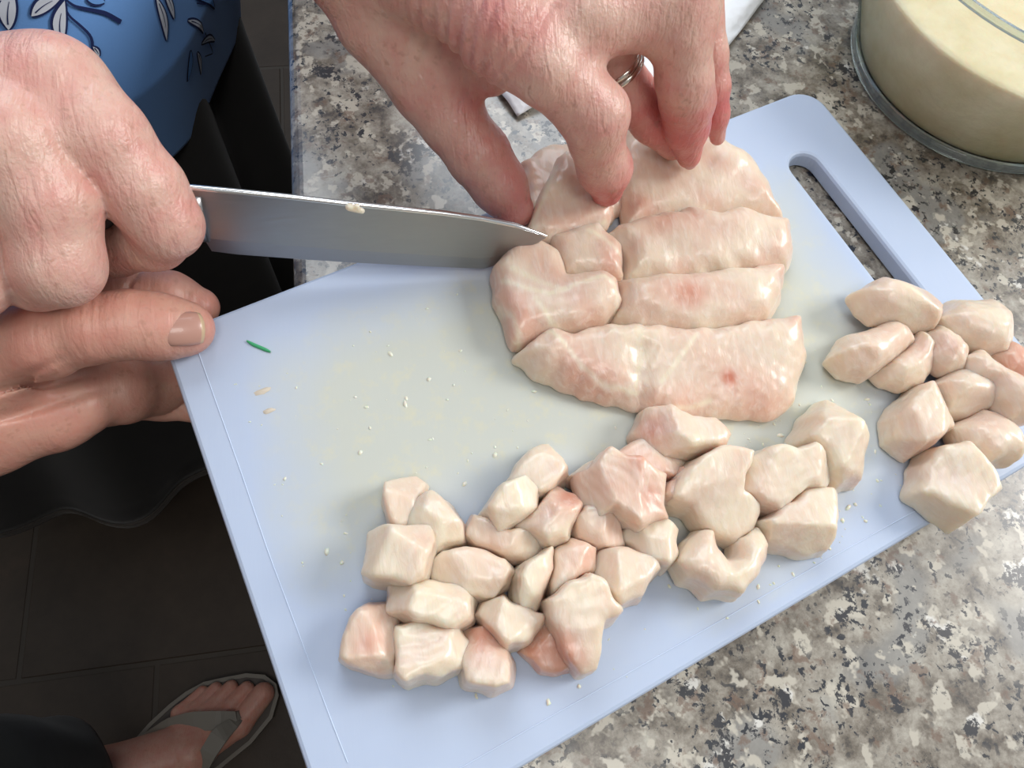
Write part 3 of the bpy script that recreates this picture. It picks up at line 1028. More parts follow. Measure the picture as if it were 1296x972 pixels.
bowl = bpy.data.objects.new('mixing_bowl', None); COL.objects.link(bowl); bowl.location = bowl_c
tag(bowl, 'clear glass bowl of thick cream coloured batter beside the cutting board', 'bowl')
gw = [(0.0, 0.0005), (0.055, 0.0003), (0.0615, 0.0010), (0.0640, 0.0035), (0.0655, 0.008), (0.0710, 0.020), (0.0785, 0.040), (0.0850, 0.060), (0.0895, 0.0755),
      (0.0892, 0.0762), (0.0888, 0.0755), (0.0842, 0.060), (0.0777, 0.040), (0.0702, 0.020), (0.0647, 0.0085), (0.0630, 0.0050), (0.0600, 0.0033), (0.0, 0.0030)]
lathe('glass_wall', gw, M_GLASS, bowl)


def ring(name, r0, z0, a_, b_, mat):
    prof_ = [(r0 + a_ * math.cos(t), z0 + b_ * math.sin(t)) for t in np.linspace(0, 2 * math.pi, 15)[:-1]]
    V = []; F = []; seg = 96; m_ = len(prof_)
    for r_k, z_k in prof_:
        V += [(r_k * math.cos(6.2831853 * k / seg), r_k * math.sin(6.2831853 * k / seg), z_k) for k in range(seg)]
    for i in range(m_):
        for k in range(seg):
            i2 = (i + 1) % m_; k2 = (k + 1) % seg
            F.append([i * seg + k, i * seg + k2, i2 * seg + k2, i2 * seg + k])
    return link(name, mesh_py(name, V, F, True), mat, bowl)


M_RIM = plain('thick glass edge', (0.80, 0.87, 0.84), 0.06, 0, **{'Transmission Weight': 0.88, 'IOR': 1.47})
ring('base_ring', 0.0638, 0.0030, 0.0019, 0.0026, M_RIM)
ring('rim', 0.0892, 0.0768, 0.0011, 0.0018, M_RIM)
bt = [(0.0, 0.0036), (0.0595, 0.0039), (0.0624, 0.0056), (0.0641, 0.0090), (0.0696, 0.0205), (0.0770, 0.0402), (0.0802, 0.0500), (0.0796, 0.0512), (0.0750, 0.0506), (0.05, 0.0512), (0.0, 0.0515)]
bo = lathe('batter', bt, M_BATTER)
bo.location = bowl_c
tag(bo, 'thick cream coloured batter filling the glass bowl', 'food')

# ------------------------------------------------------------------ paper towel
pp = np.array([at(x, y, TOP + 0.002)[:2] for x, y in [(628, 112), (655, 147), (692, 128), (760, 140), (846, 146), (880, 116), (906, 80), (968, 0), (1010, -90), (830, -140), (640, -40)]])
m_ = len(pp); per = []
for k in range(m_):
    for t in np.linspace(0, 1, 14, endpoint=False): per.append(pp[k] * (1 - t) + pp[(k + 1) % m_] * t)
per = np.array(per); ce = pp.mean(0) + np.array([0, 0.004]); r_ = random.Random(9); nr_ = 36
fr = [(r_.uniform(-150, 150), r_.uniform(-150, 150), r_.uniform(0, 6)) for _ in range(5)]
V = []; F = []
for i in range(nr_ + 1):
    t = i / nr_
    Q = ce + (per - ce) * t
    H = sum(np.abs(np.sin(Q[:, 0] * a_ + Q[:, 1] * b_ + c_)) * 0.0017 for a_, b_, c_ in fr) * (1 if t < 0.9 else 0.35 + 0.65 * (1 - t) / 0.1)
    V += [(x, y, TOP + 0.0012 + h_) for (x, y), h_ in zip(Q, H)]
M_ = len(per)
for i in range(nr_):
    for k in range(M_):
        F.append([i * M_ + k, (i + 1) * M_ + k, (i + 1) * M_ + (k + 1) % M_, i * M_ + (k + 1) % M_])
pm = mesh_np('paper_towel', V, F)
pt_o = link('paper_towel', pm, M_PAPER)
so = pt_o.modifiers.new('thickness', 'SOLIDIFY'); so.thickness = 0.0004
tag(pt_o, 'crumpled white paper towel on the granite behind the ringed hand', 'paper towel')

# ------------------------------------------------------------------ knife
def knife():
    root = bpy.data.objects.new('kitchen_knife', None); COL.objects.link(root)
    root.location = at(400, 300, 0.93)
    tag(root, 'steel kitchen knife with black handle slicing into the fillet', 'knife')
    sp = [(225, 236), (300, 243), (380, 251), (440, 258), (500, 264), (560, 270), (610, 277), (650, 285), (676, 293), (692, 299)]
    ed = [(268, 318), (300, 322), (380, 328), (440, 332), (500, 335), (560, 338), (612, 340), (646, 331), (674, 312), (692, 300)]
    m = len(sp)
    S = []; E = []
    for i in range(m):
        t = i / (m - 1)
        ze = 0.924 + (BT + 0.0015 - 0.924) * min(1, t * 1.25)
        if i >= 7: ze = BT + 0.0015 + (i - 6) * 0.0042
        E.append(at(*ed[i], ze))
        hh = [0.026, .026, .026, .026, .0258, .025, .0235, .017, .008, .0008][i]
        S.append(at(*sp[i], ze + hh))
    pn = np.cross(S[3] - E[2], E[5] - E[0]); pn /= np.linalg.norm(pn); p0 = E[5]

    def onpl(x, y):
        d = RC.T @ np.array([(x - 648) / FPX, (y - 486) / FPX, 1.0])
        return CC + d * ((p0 - CC) @ pn) / (d @ pn)
    S = np.array([onpl(*q) for q in sp]); E = np.array([onpl(*q) for q in ed])
    nrm = np.cross(E[1] - S[1], S[4] - S[1]); nrm /= np.linalg.norm(nrm)
    V = []; F = []
    for i in range(m):
        w = 0.0010 if i < m - 1 else 0.0003
        mid = S[i] * 0.25 + E[i] * 0.75
        V += [S[i] + nrm * w, S[i] - nrm * w, mid - nrm * w * 0.9, E[i], mid + nrm * w * 0.9]
    for i in range(m - 1):
        for k in range(5):
            a = 5 * i + k; b = 5 * i + (k + 1) % 5
            F.append([a, b, b + 5, a + 5])
    F.append([4, 3, 2, 1, 0]); F.append([5 * (m - 1) + k for k in range(5)])
    bl = link('blade', mesh_py('blade', np.array(V) - np.array(root.location), F), [M_STEEL, M_EDGE], root)
    for p in bl.data.polygons:
        vi = sorted(v % 5 for v in p.vertices)
        if len(vi) == 4 and set(vi) == {0, 1}: p.material_index = 1
    # bright rounded spine bead
    V = []; F = []
    seg = 6
    u = np.cross(nrm, S[5] - S[1]); u /= np.linalg.norm(u)
    for i in range(m):
        r = 0.0011 if i < m - 2 else 0.0006
        for k in range(seg):
            a = 6.283 * k / seg
            V.append(S[i] + r * (math.cos(a) * nrm + math.sin(a) * u))
    for i in range(m - 1):
        for k in range(seg):
            F.append([i * seg + k, i * seg + (k + 1) % seg, (i + 1) * seg + (k + 1) % seg, (i + 1) * seg + k])
    link('spine', mesh_py('spine', np.array(V) - np.array(root.location), F, True), M_EDGE, root)
    # scale of fish stuck on the spine
    g = Grid(at(449, 262, 0.947) - 0.006, at(449, 262, 0.947) + 0.006, 0.0005)
    D = smin(g.cone(at(442, 262, 0.947), at(458, 267, 0.945), 0.0014, 0.0011), g.ball(at(452, 261, 0.9475), 0.0010), 0.001)
    v, f = surface_nets(D, g.o, 0.0005)
    me = mesh_np('fish_shred', v, f); attr(me, 'pink', np.full(len(v), 0.05))
    o = link('fish_shred', me, M_FISH); tag(o, 'small shred of fish stuck on the knife spine', 'fish')
    # handle: bolster and grip, inside the fist
    d = (S[1] + E[1]) / 2 - (S[5] + E[5]) / 2; d /= np.linalg.norm(d)
    c0 = (S[0] * 0.55 + E[0] * 0.45)
    up = (S[0] - E[0]); up -= d * (up @ d); up /= np.linalg.norm(up)
    for nm, t0, t1, hw, hh, mt in (('bolster', -0.004, 0.016, 0.0055, 0.010, M_STEEL), ('grip', 0.016, 0.115, 0.0085, 0.0125, M_HANDLE)):
        V = []; F = []; seg = 16; st = 8
        for i in range(st + 1):
            t = t0 + (t1 - t0) * i / st
            k_ = 1 - (0.25 if nm == 'grip' and i in (0, st) else 0) + (0.08 * math.sin(i * 1.2) if nm == 'grip' else 0)
            for k in range(seg):
                a = 6.283 * k / seg
                V.append(c0 + d * t + nrm * hw * k_ * math.cos(a) + up * hh * k_ * math.sin(a) - np.array(root.location))
        for i in range(st):
            for k in range(seg):
                F.append([i * seg + k, i * seg + (k + 1) % seg, (i + 1) * seg + (k + 1) % seg, (i + 1) * seg + k])
        F.append(list(range(seg))[::-1]); F.append([st * seg + k for k in range(seg)])
        link(nm, mesh_py(nm, V, F, True), mt, root)
    return root, c0, d


knife_o, KN_C, KN_D = knife()

# ------------------------------------------------------------------ people
def crease(g, D, p, axis, r, depth, w):
    """narrow skin fold across a finger"""
    axis = np.asarray(axis, float); axis = axis / np.linalg.norm(axis)
    px, py, pz = g.X - p[0], g.Y - p[1], g.Z - p[2]
    s = px * axis[0] + py * axis[1] + pz * axis[2]
    q = px * px + py * py + pz * pz
    return D + depth * np.exp(-(s / w) ** 2) * np.exp(-q / (r * r) * 0.8)


def nail(p, d, nrm, w, l, mat, parent, name='fingernail'):
    d = np.asarray(d, float); d /= np.linalg.norm(d)
    nrm = np.asarray(nrm, float); nrm -= d * (nrm @ d); nrm /= np.linalg.norm(nrm)
    s = np.cross(d, nrm)
    V = []; F = []; nu, nv = 12, 12
    for layer in (0, 1):
        for i in range(nu + 1):
            for j in range(nv + 1):
                a = -1 + 2 * i / nu; b = -1 + 2 * j / nv
                # superellipse squarish nail outline
                x = a * w * (1 - 0.12 * abs(b) ** 4); y = b * l * (1 - 0.16 * abs(a) ** 2.5)
                z = -0.32 * w * a * a - 0.10 * l * b * b - (0.0006 if layer else 0) - 0.0004 * (abs(a) ** 8 + abs(b) ** 8)
                V.append(p + s * x + d * y + nrm * z)
    n1 = (nu + 1) * (nv + 1)
    for i in range(nu):
        for j in range(nv):
            q = [i * (nv + 1) + j, (i + 1) * (nv + 1) + j, (i + 1) * (nv + 1) + j + 1, i * (nv + 1) + j + 1]
            F.append(q); F.append([n1 + k for k in q[::-1]])
    ring = [i * (nv + 1) for i in range(nu + 1)] + [nu * (nv + 1) + j for j in range(1, nv + 1)] + [i * (nv + 1) + nv for i in range(nu - 1, -1, -1)] + [j for j in range(nv - 1, 0, -1)]
    for k in range(len(ring)):
        a, b = ring[k], ring[(k + 1) % len(ring)]
        F.append([a, n1 + a, n1 + b, b])
    o = link(name, mesh_py(name, V, F, True), [mat, M_NAIL_TIP])
    for i in range(nu):
        for j in range(nv):
            if j >= nv - 1: o.data.polygons[2 * (i * nv + j)].material_index = 1
    o.parent = parent
    return o


def reds(V, spots, base):
    r = np.full(len(V), base)
    for (p, rad, amt) in spots:
        r += amt * np.exp(-((V - p) ** 2).sum(1) / rad ** 2)
    return r


def merge(parts):
    Vs = []; Fs = []; Rs = []; n = 0
    for v, f, r in parts:
        Vs.append(v); Fs.append(f + n); Rs.append(r); n += len(v)
    return np.concatenate(Vs), np.concatenate(Fs), np.concatenate(Rs)


HV = 0.0009
# ---- cook, left hand (holding the fillet)
A = {}
wristA = pt(430, -120, 0.995, 95)
thumbA = [pt(440, -60, 0.985, 62), pt(476, 24, 0.968, 50), pt(540, 112, 0.950, 42), pt(572, 152, 0.942, 40), pt(606, 197, 0.934, 39), pt(632, 235, 0.926, 34), pt(652, 266, 0.9195, 24)]
indexA = [pt(640, 40, 0.986, 62), pt(690, 88, 0.981, 43), pt(728, 120, 0.973, 40), pt(752, 146, 0.967, 43), pt(755, 178, 0.956, 33), pt(762, 203, 0.946, 31), pt(766, 214, 0.941, 32), pt(768, 240, 0.930, 21)]
middleA = [pt(735, 12, 0.980, 48), pt(770, 72, 0.963, 34), pt(800, 122, 0.949, 30), pt(826, 152, 0.940, 27), pt(852, 180, 0.931, 22)]
ringA = [pt(858, 0, 0.988, 50), pt(862, 50, 0.980, 37), pt(866, 100, 0.968, 34), pt(870, 128, 0.958, 33), pt(869, 160, 0.946, 27), pt(872, 198, 0.931, 15)]
pinkyA = [pt(880, 5, 0.972, 36), pt(895, 70, 0.958, 24), pt(902, 110, 0.949, 20), pt(906, 145, 0.940, 15), pt(908, 174, 0.931, 10)]
allp = [p for ch in (thumbA, indexA, middleA, ringA, pinkyA, [wristA]) for p, r in ch]
lo = np.min(allp, 0) - 0.026; hi = np.max(allp, 0) + 0.026
g = Grid(lo, hi, HV)
palm = smin(g.cone(wristA[0], indexA[0][0], wristA[1] * 0.85, 0.0125), g.cone(wristA[0], middleA[0][0], wristA[1] * 0.85, 0.012), 0.012)
palm = smin(palm, g.cone(wristA[0], ringA[0][0], wristA[1] * 0.8, 0.0115), 0.012)
palm = smin(palm, g.chain([pt(645, 38, 0.985, 48), pt(735, 20, 0.987, 50), pt(852, 12, 0.986, 46)], 0.008), 0.008)
palm = smin(palm, g.cone(*[q for q in (pt(520, 40, 0.962, 40)[0], pt(625, 92, 0.962, 34)[0])], 0.010, 0.0075), 0.010)
D = None
for ch, k in ((thumbA, 0.012), (indexA, 0.007), (middleA, 0.005), (ringA, 0.006), (pinkyA, 0.004)):
    f = smin(palm, g.chain(ch, 0.004), k)
    D = f if D is None else np.minimum(D, f)
def axis(ch, i): return ch[i + 1][0] - ch[i - 1][0]
for dt in (-0.0045, -0.0015, 0.0016, 0.0048):
    a_ = axis(thumbA, 4); D = crease(g, D, thumbA[4][0] + a_ / np.linalg.norm(a_) * dt, a_, 0.013, 0.0005, 0.0005)
for i_, dts in ((3, (-0.004, 0.003)), (5, (-0.002, 0.001))):
    a_ = axis(indexA, i_)
    for dt in dts: D = crease(g, D, indexA[i_][0] + a_ / np.linalg.norm(a_) * dt, a_, 0.010, 0.0004, 0.0006)
a_ = axis(ringA, 3); D = crease(g, D, at(862, 143, 0.955), a_, 0.009, 0.0006, 0.0006)
# tendon folds by the index knuckle and the crease of the web
a_ = axis(indexA, 1)
for dt in (-0.017, -0.0135, -0.0100):
    D = crease(g, D, indexA[1][0] + a_ / np.linalg.norm(a_) * dt, a_ + np.array([0.0, 0.004, 0]), 0.016, 0.0013, 0.0009)
D = smax(D, -g.cone(at(568, 92, 0.976), at(618, 152, 0.966), 0.0022, 0.0045), 0.003)
# stretched skin folds on the back of the hand
xr = RC[0]
for k in range(9):
    px_ = 500 + k * 15; p = at(px_, 45 + (k % 3) * 8, 0.985)
    D = crease(g, D, p, RC[0] * 0.95 + RC[1] * 0.35, 0.019, 0.0012, 0.0011)
v, f = surface_nets(D, g.o, HV, 1)
spA = [(indexA[7][0], 0.012, 0.75), (indexA[6][0], 0.009, 0.35), (ringA[4][0], 0.013, 0.85), (ringA[3][0], 0.010, 0.3), (ringA[5][0], 0.008, 0.3), (thumbA[4][0] + np.array([0.008, 0.003, 0]), 0.012, 0.35),
       (thumbA[6][0], 0.014, 0.45), (at(700, 60, 0.995), 0.012, -0.2), (at(470, 30, 0.98), 0.012, -0.12), (indexA[3][0], 0.010, 0.25), (at(645, 30, 0.995), 0.016, 0.35), (middleA[2][0], 0.012, 0.3), (pinkyA[3][0], 0.010, 0.5), (at(600, 110, 0.955), 0.012, 0.35),
       (at(740, 20, 1.0), 0.015, -0.1)]
partA = (v, f, reds(v, [(p, r_ * 1.1, a_ * 1.35) for p, r_, a_ in spA], 0.24))

# ---- cook, right hand (fist round the knife handle)
wristB = pt(-250, 120, 0.985, 150)
indexB = [pt(70, 118, 0.974, 66), pt(126, 176, 0.968, 58), pt(182, 242, 0.956, 50), pt(211, 284, 0.948, 41), pt(196, 302, 0.937, 37), pt(140, 308, 0.930, 40), pt(80, 312, 0.928, 38)]
middleB = [pt(18, 185, 0.974, 66), pt(62, 258, 0.964, 58), pt(74, 335, 0.953, 51), pt(48, 350, 0.946, 40), pt(-10, 340, 0.944, 36)]
ringB = [pt(-80, 225, 0.970, 64), pt(-58, 300, 0.960, 54), pt(-40, 356, 0.955, 46), pt(-70, 360, 0.951, 38), pt(-110, 345, 0.948, 34)]
pinkyB = [pt(-170, 260, 0.965, 56), pt(-150, 325, 0.954, 46), pt(-135, 362, 0.954, 38), pt(-165, 360, 0.950, 32)]
thumbB = [pt(-140, 90, 0.968, 66), pt(0, 120, 0.952, 52), pt(90, 180, 0.944, 42), pt(150, 225, 0.940, 36), pt(180, 245, 0.938, 30)]
allp = [p for ch in (indexB, middleB, ringB, pinkyB, thumbB, [wristB]) for p, r in ch]
lo = np.min(allp, 0) - 0.034; hi = np.max(allp, 0) + 0.034
g = Grid(lo, hi, 0.001)
palm = smin(g.cone(wristB[0], indexB[0][0], 0.024, 0.0145), g.cone(wristB[0], middleB[0][0], 0.024, 0.0145), 0.010)
palm = smin(palm, g.cone(wristB[0], ringB[0][0], 0.023, 0.013), 0.010)
palm = smin(palm, g.cone(wristB[0], pinkyB[0][0], 0.021, 0.012), 0.010)
D = None
for ch, k in ((thumbB, 0.010), (indexB, 0.008), (middleB, 0.008), (ringB, 0.008), (pinkyB, 0.008)):
    f_ = smin(palm, g.chain(ch, 0.005), k)
    D = f_ if D is None else np.minimum(D, f_)
D = smin(D, g.ball(indexB[0][0] + np.array([0, 0, 0.003]), 0.0125), 0.006)
D = smin(D, g.ball(middleB[0][0] + np.array([0, 0, 0.003]), 0.0125), 0.006)
for i_, ch in ((2, indexB),):
    a_ = axis(ch, i_ + 1)
# hollow between the finger roots
D = smax(D, -g.cone(at(117, 272, 0.958), at(104, 262, 0.950), 0.0022, 0.003), 0.003)
v, f = surface_nets(D, g.o, 0.001, 1)
spB = [(indexB[3][0], 0.011, 0.25), (indexB[0][0] + np.array([0, 0, 0.01]), 0.010, 0.15), (at(60, 235, 0.985), 0.012, 0.35), (at(100, 150, 0.99), 0.012, 0.2), (middleB[2][0], 0.012, 0.2),
       (at(20, 180, 0.99), 0.010, -0.2), (at(20, 90, 0.99), 0.010, 0.15)]
partB = (v, f, reds(v, spB, 0.20))

# ---- cook, coarse body inside the clothes
def body(limbs, lo, hi, h, k=0.03):
    g = Grid(lo, hi, h); D = None
    for ch in limbs:
        c = g.chain(ch, k) if isinstance(ch, list) else g.ell(*ch)
        D = c if D is None else smin(D, c, k)
    v, f = surface_nets(D, g.o, h, 2)
    return v, f, np.full(len(v), 0.2)


BC = np.array([-0.268, 0.37])     # cook's axis
elA = np.array([0.0, 0.37, 1.11]); shA = np.array([-0.22, 0.60, 1.36])
elB = np.array([-0.33, 0.07, 1.06]); shB = np.array([-0.30, 0.26, 1.36])
limbs = [[((*BC, 0.86), 0.13), ((*BC, 1.05), 0.12), ((*BC, 1.28), 0.12), ((*BC, 1.38), 0.07), ((*BC, 1.47), 0.048)],
         [(tuple(shA), 0.05), (tuple(elA), 0.040), (tuple(0.5 * (elA + wristA[0])), 0.036), (tuple(wristA[0]), 0.0225)],
         [(tuple(shB), 0.05), (tuple(elB), 0.040), (tuple(0.5 * (elB + wristB[0])), 0.036), (tuple(wristB[0]), 0.0245)],
         [(tuple(shA), 0.06), (tuple(shB), 0.06)],
         ((BC[0] + 0.02, BC[1] - 0.01, 1.60), (0.09, 0.075, 0.115)),
         [((BC[0] + 0.105, BC[1] - 0.012, 1.62), 0.009), ((BC[0] + 0.125, BC[1] - 0.015, 1.585), 0.013)],
         [((-0.27, 0.53, 0.86), 0.085), ((-0.27, 0.53, 0.48), 0.055), ((-0.28, 0.53, 0.09), 0.038)],
         [((-0.28, 0.34, 0.86), 0.085), ((-0.28, 0.34, 0.48), 0.055), ((-0.29, 0.34, 0.09), 0.038)],
         [((-0.29, 0.53, 0.05), 0.036), ((-0.12, 0.54, 0.028), 0.024)],
         [((-0.30, 0.34, 0.05), 0.036), ((-0.13, 0.33, 0.028), 0.024)]]
partBody = body(limbs, (-0.5, -0.02, 0.0), (0.16, 0.76, 1.76), 0.008)
v, f, r = merge([partA, partB, partBody])
me = mesh_np('person', v, f); attr(me, 'red', r)
cook = link('person', me, M_SKIN_L)
tag(cook, 'person in a blue leaf print blouse and black skirt, slicing the fillet', 'person')

# nails, ring
d_ = thumbA[6][0] - thumbA[4][0]
nail(thumbA[6][0] + np.array([-0.0025, -0.003, 0.0055]), d_, np.array([-0.35, -0.45, 0.9]), 0.0042, 0.0058, M_NAIL_PALE, cook)
d_ = indexA[7][0] - indexA[6][0]
nail(ringA[5][0] + (ringA[5][0] - ringA[4][0]) * 0.10 + np.array([0.0, -0.0040, 0.0018]), ringA[5][0] - ringA[4][0], np.array([0.1, -0.85, 0.45]), 0.0026, 0.0034, M_NAIL_PALE, cook)
rp = at(783, 88, 0.958); rd = middleA[2][0] - middleA[1][0]; rd /= np.linalg.norm(rd)
u_ = np.cross(rd, [0, 0, 1]); u_ /= np.linalg.norm(u_); w_ = np.cross(u_, rd)
rc = middleA[1][0] + (middleA[2][0] - middleA[1][0]) * 0.30
for off in (-0.0012, 0.0012):
    V = []; F = []; s1, s2 = 36, 8; R1 = 0.0098
    for i in range(s1):
        a = 6.28318 * i / s1
        for j in range(s2):
            b = 6.28318 * j / s2
            rr = R1 + 0.0009 * math.cos(b)
            V.append(rc + rd * (off + 0.0011 * math.sin(b)) + rr * (math.cos(a) * u_ + math.sin(a) * w_))
    for i in range(s1):
        for j in range(s2):
            F.append([i * s2 + j, ((i + 1) % s1) * s2 + j, ((i + 1) % s1) * s2 + (j + 1) % s2, i * s2 + (j + 1) % s2])
    link('finger_ring', mesh_py('finger_ring', V, F, True), M_RING, cook)
# hair
g = Grid((BC[0] - 0.12, BC[1] - 0.12, 1.5), (BC[0] + 0.14, BC[1] + 0.12, 1.76), 0.007)
D = smax(g.ell((BC[0], BC[1] - 0.01, 1.625), (0.098, 0.09, 0.115)), g.X - (BC[0] + 0.06) + 0.0 * g.Y + 0.0 * g.Z, 0.02)
v, f = surface_nets(D, g.o, 0.007, 2)
link('hair', mesh_np('hair', v, f), M_HAIR, cook)


def loft(zs, fn, angs):
    """rings of points; fn(z, angle array) -> (x, y)"""
    V = []
    for z in zs:
        x, y, zz = fn(z, angs)
        V.append(np.stack([x, y, zz], 1))
    V = np.concatenate(V); m = len(angs)
    i = np.arange(len(zs) - 1)[:, None] * m; k = np.arange(m)[None, :]; k2 = (k + 1) % m
    F = np.stack([i + k, i + k2, i + m + k2, i + m + k], -1).reshape(-1, 4)
    return V, F


# skirt
ang = np.linspace(0, 2 * np.pi, 200, endpoint=False)


def skirt_fn(z, a):
    t = (1.0 - z) / 0.8
    r = np.interp(t, [0, 0.25, 0.6, 1.0], [0.150, 0.180, 0.225, 0.275])
    fold = 0.022 * t * (np.sin(9 * a + 0.6) + 0.6 * np.sin(14 * a + 2))
    hem = 0.012 * np.sin(5 * a + 1) * (z < 0.25)
    rx = (r + fold) * (1 + 0.22 * t)
    return -0.084 - r * (1 + 0.22 * t) + rx * np.cos(a) - 0.01 * t, BC[1] + (r + 0.6 * fold) * np.sin(a), np.full(len(a), z) + hem


v, f = loft(np.linspace(0.21, 1.0, 60), skirt_fn, ang)
sk = link('skirt', mesh_np('skirt', v, f), M_SKIRT, cook)
sk.modifiers.new('thickness', 'SOLIDIFY').thickness = 0.002


def hem_fn(z, a):
    x, y, zz = skirt_fn(0.205, a)
    k = 1.004
    return x * k + 0.0012, BC[1] + (y - BC[1]) * k, zz + (z - 0.205)


v, f = loft([0.198, 0.203, 0.208, 0.213], hem_fn, ang)
hm = link('hem', mesh_np('hem', v, f), M_HEM, sk)
hm.modifiers.new('thickness', 'SOLIDIFY').thickness = 0.003
tag(hm, 'faded brown hem of the black skirt')

# blouse with a leaf print
dense = np.linspace(math.radians(-110), math.radians(30), 180)
rest = np.linspace(math.radians(25), math.radians(260), 90)[1:-1]
angb = np.concatenate([dense, rest])


def blouse_fn(z, a):
    r1 = np.interp(z, [0.70, 0.78, 0.86, 1.0, 1.2, 1.33, 1.40], [0.185, 0.205, 0.200, 0.165, 0.170, 0.13, 0.06])
    r2 = np.interp(z, [0.70, 0.78, 0.86, 1.0, 1.2, 1.33, 1.40], [0.185, 0.205, 0.200, 0.175, 0.20, 0.18, 0.06])
    w = np.interp(z, [0.70, 0.8, 1.0], [0.005, 0.004, 0.003])
    fo = w * np.sin(7 * a + 0.5)
    return BC[0] + (r1 + fo) * np.cos(a), BC[1] + (r2 + fo) * np.sin(a), np.full(len(a), z)


zsb = np.concatenate([np.linspace(0.70, 0.97, 110), np.linspace(0.98, 1.40, 40)])
v, f = loft(zsb, blouse_fn, angb)
na = len(angb)
# surface coordinates of the print: arc length along the ring and height
uu = np.tile(np.r_[0, np.cumsum(np.hypot(*np.diff(np.stack(blouse_fn(0.82, angb)[:2]), axis=1)))], len(zsb)); vv = v[:, 2]
px_all = pj(v)


def uv_of(x, y):
    """print position of a motif, found where that spot of the cloth lies"""
    d = (px_all[:, 0] - x) ** 2 + (px_all[:, 1] - y) ** 2
    vis = np.argsort(d)[:12]
    dep = ((v[vis] - CC) ** 2).sum(1)
    i = vis[np.argmin(dep)]
    return np.array([uu[i], vv[i]])


me = mesh_np('blouse', v, f); attr_col(me, 'print', np.tile(np.array([0.17, 0.39, 0.84]), (len(v), 1)))
bl = link('blouse', me, M_BLOUSE, cook)
bl.modifiers.new('thickness', 'SOLIDIFY').thickness = 0.0015
BLUE = np.array([0.17, 0.39, 0.84]); NAVY = np.array([0.010, 0.022, 0.11]); WHITE = np.array([0.75, 0.80, 0.90])
UV = np.stack([uu, vv], 1)
ln = 0.0011


def on_blouse(q, lift):
    a_, z_ = q
    x, y, z = blouse_fn(z_, np.array([np.interp(a_, uu[:na], angb)]))
    n_ = np.array([x[0] - BC[0], y[0] - BC[1], 0.0]); n_ /= np.linalg.norm(n_)
    return np.array([x[0], y[0], z[0]]) + n_ * lift


PV, PF, PM = [], [], []


def patch(left, right, lift, mat_i):
    b0 = len(PV)
    for l_, r_2 in zip(left, right):
        for t in (0, 0.33, 0.67, 1): PV.append(on_blouse(l_ * (1 - t) + r_2 * t, lift))
    for i in range(len(left) - 1):
        for k in range(3):
            PF.append([b0 + 4 * i + k, b0 + 4 * i + k + 1, b0 + 4 * i + 5 + k, b0 + 4 * i + 4 + k]); PM.append(mat_i)


LEAF_MATS = [plain('navy print', tuple(NAVY), 0.8), plain('white print', tuple(WHITE), 0.8), plain('blue print', tuple(BLUE), 0.8)]


def flush(name, kind=None):
    me = mesh_py(name, PV, PF, True)
    o = link(name, me, LEAF_MATS, bl)
    me.polygons.foreach_set('material_index', PM); me.update()
    if kind: o['kind'] = kind
    PV.clear(); PF.clear(); PM.clear()


def leaf(a, b, wd, fill=True):
    d = b - a; L = np.linalg.norm(d)
    if L < 1e-5: return
    d = d / L; n_ = np.array([-d[1], d[0]])
    s_ = np.linspace(0, 1, 15)
    bend = 0.08 * L * np.sin(s_ * np.pi)
    half = wd * np.sin(s_ * np.pi) ** 0.8 * (1 - 0.25 * s_)
    mid = a + d * (s_ * L)[:, None] + n_ * bend[:, None]
    o1 = mid + n_ * (half + ln)[:, None]; o2 = mid - n_ * (half + ln)[:, None]
    patch(o1, o2, 0.0012, 0)
    h2 = np.maximum(half - 0.0002, 0)[:, None]
    patch(mid + n_ * h2, mid - n_ * h2, 0.0015, 1 if fill else 2)
    if fill:
        w_ = (ln * 0.4 * (1 - s_[2:11]))[:, None]
        patch(mid[2:11] + n_ * w_, mid[2:11] - n_ * w_, 0.0018, 0)


def stem(pts, w0, w1):
    P = np.array(pts); i = np.arange(len(P)); t = np.linspace(0, len(P) - 1, 24)
    Q = np.stack([np.interp(t, i, P[:, k]) for k in (0, 1)], 1)
    for _ in range(3): Q[1:-1] = 0.25 * Q[:-2] + 0.5 * Q[1:-1] + 0.25 * Q[2:]
    d = np.gradient(Q, axis=0); d /= np.linalg.norm(d, axis=1)[:, None] + 1e-9
    n_ = np.stack([-d[:, 1], d[:, 0]], 1) * np.linspace(w0, w1, 24)[:, None]
    patch(Q + n_, Q - n_, 0.0013, 0)


PXL = lambda *q: [uv_of(x, y) for x, y in q]
for (a, b, wd, fl) in [((9, 46), (24, -8), 9, True), ((46, 22), (84, 2), 8, True), ((84, 58), (86, 10), 8, True), ((115, 4), (138, 4), 7, False), ((202, -6), (216, 52), 7, True),
                       ((213, -8), (224, 22), 6, True), ((241, 24), (260, 42), 4.5, True), ((257, 56), (274, 52), 5, True), ((243, 66), (240, 104), 7, False), ((252, 66), (256, 96), 5, True),
                       ((248, -6), (274, 12), 6, False), ((0, 10), (14, -14), 7, True), ((40, 50), (28, 74), 7, True), ((122, 60), (128, 80), 3, True)]:
    A_, B_ = PXL(a, b)
    dep = 0.45
    leaf(A_, B_, wd * dep / FPX, fl); flush('printed_leaf')
stem(PXL((84, 2), (93, 20), (105, 38), (120, 55), (126, 72), (124, 82)), 0.00052, 0.00105); flush('printed_stem')
stem(PXL((86, 0), (102, 10), (117, 12), (137, 24), (156, 36)), 0.00052, 0.00143); flush('printed_stem')
stem(PXL((274, -4), (262, 8), (252, 4)), 0.00052, 0.00052); flush('printed_stem')
stem(PXL((262, 42), (272, 66), (262, 70)), 0.00045, 0.00045); flush('printed_stem')
r_ = random.Random(3)
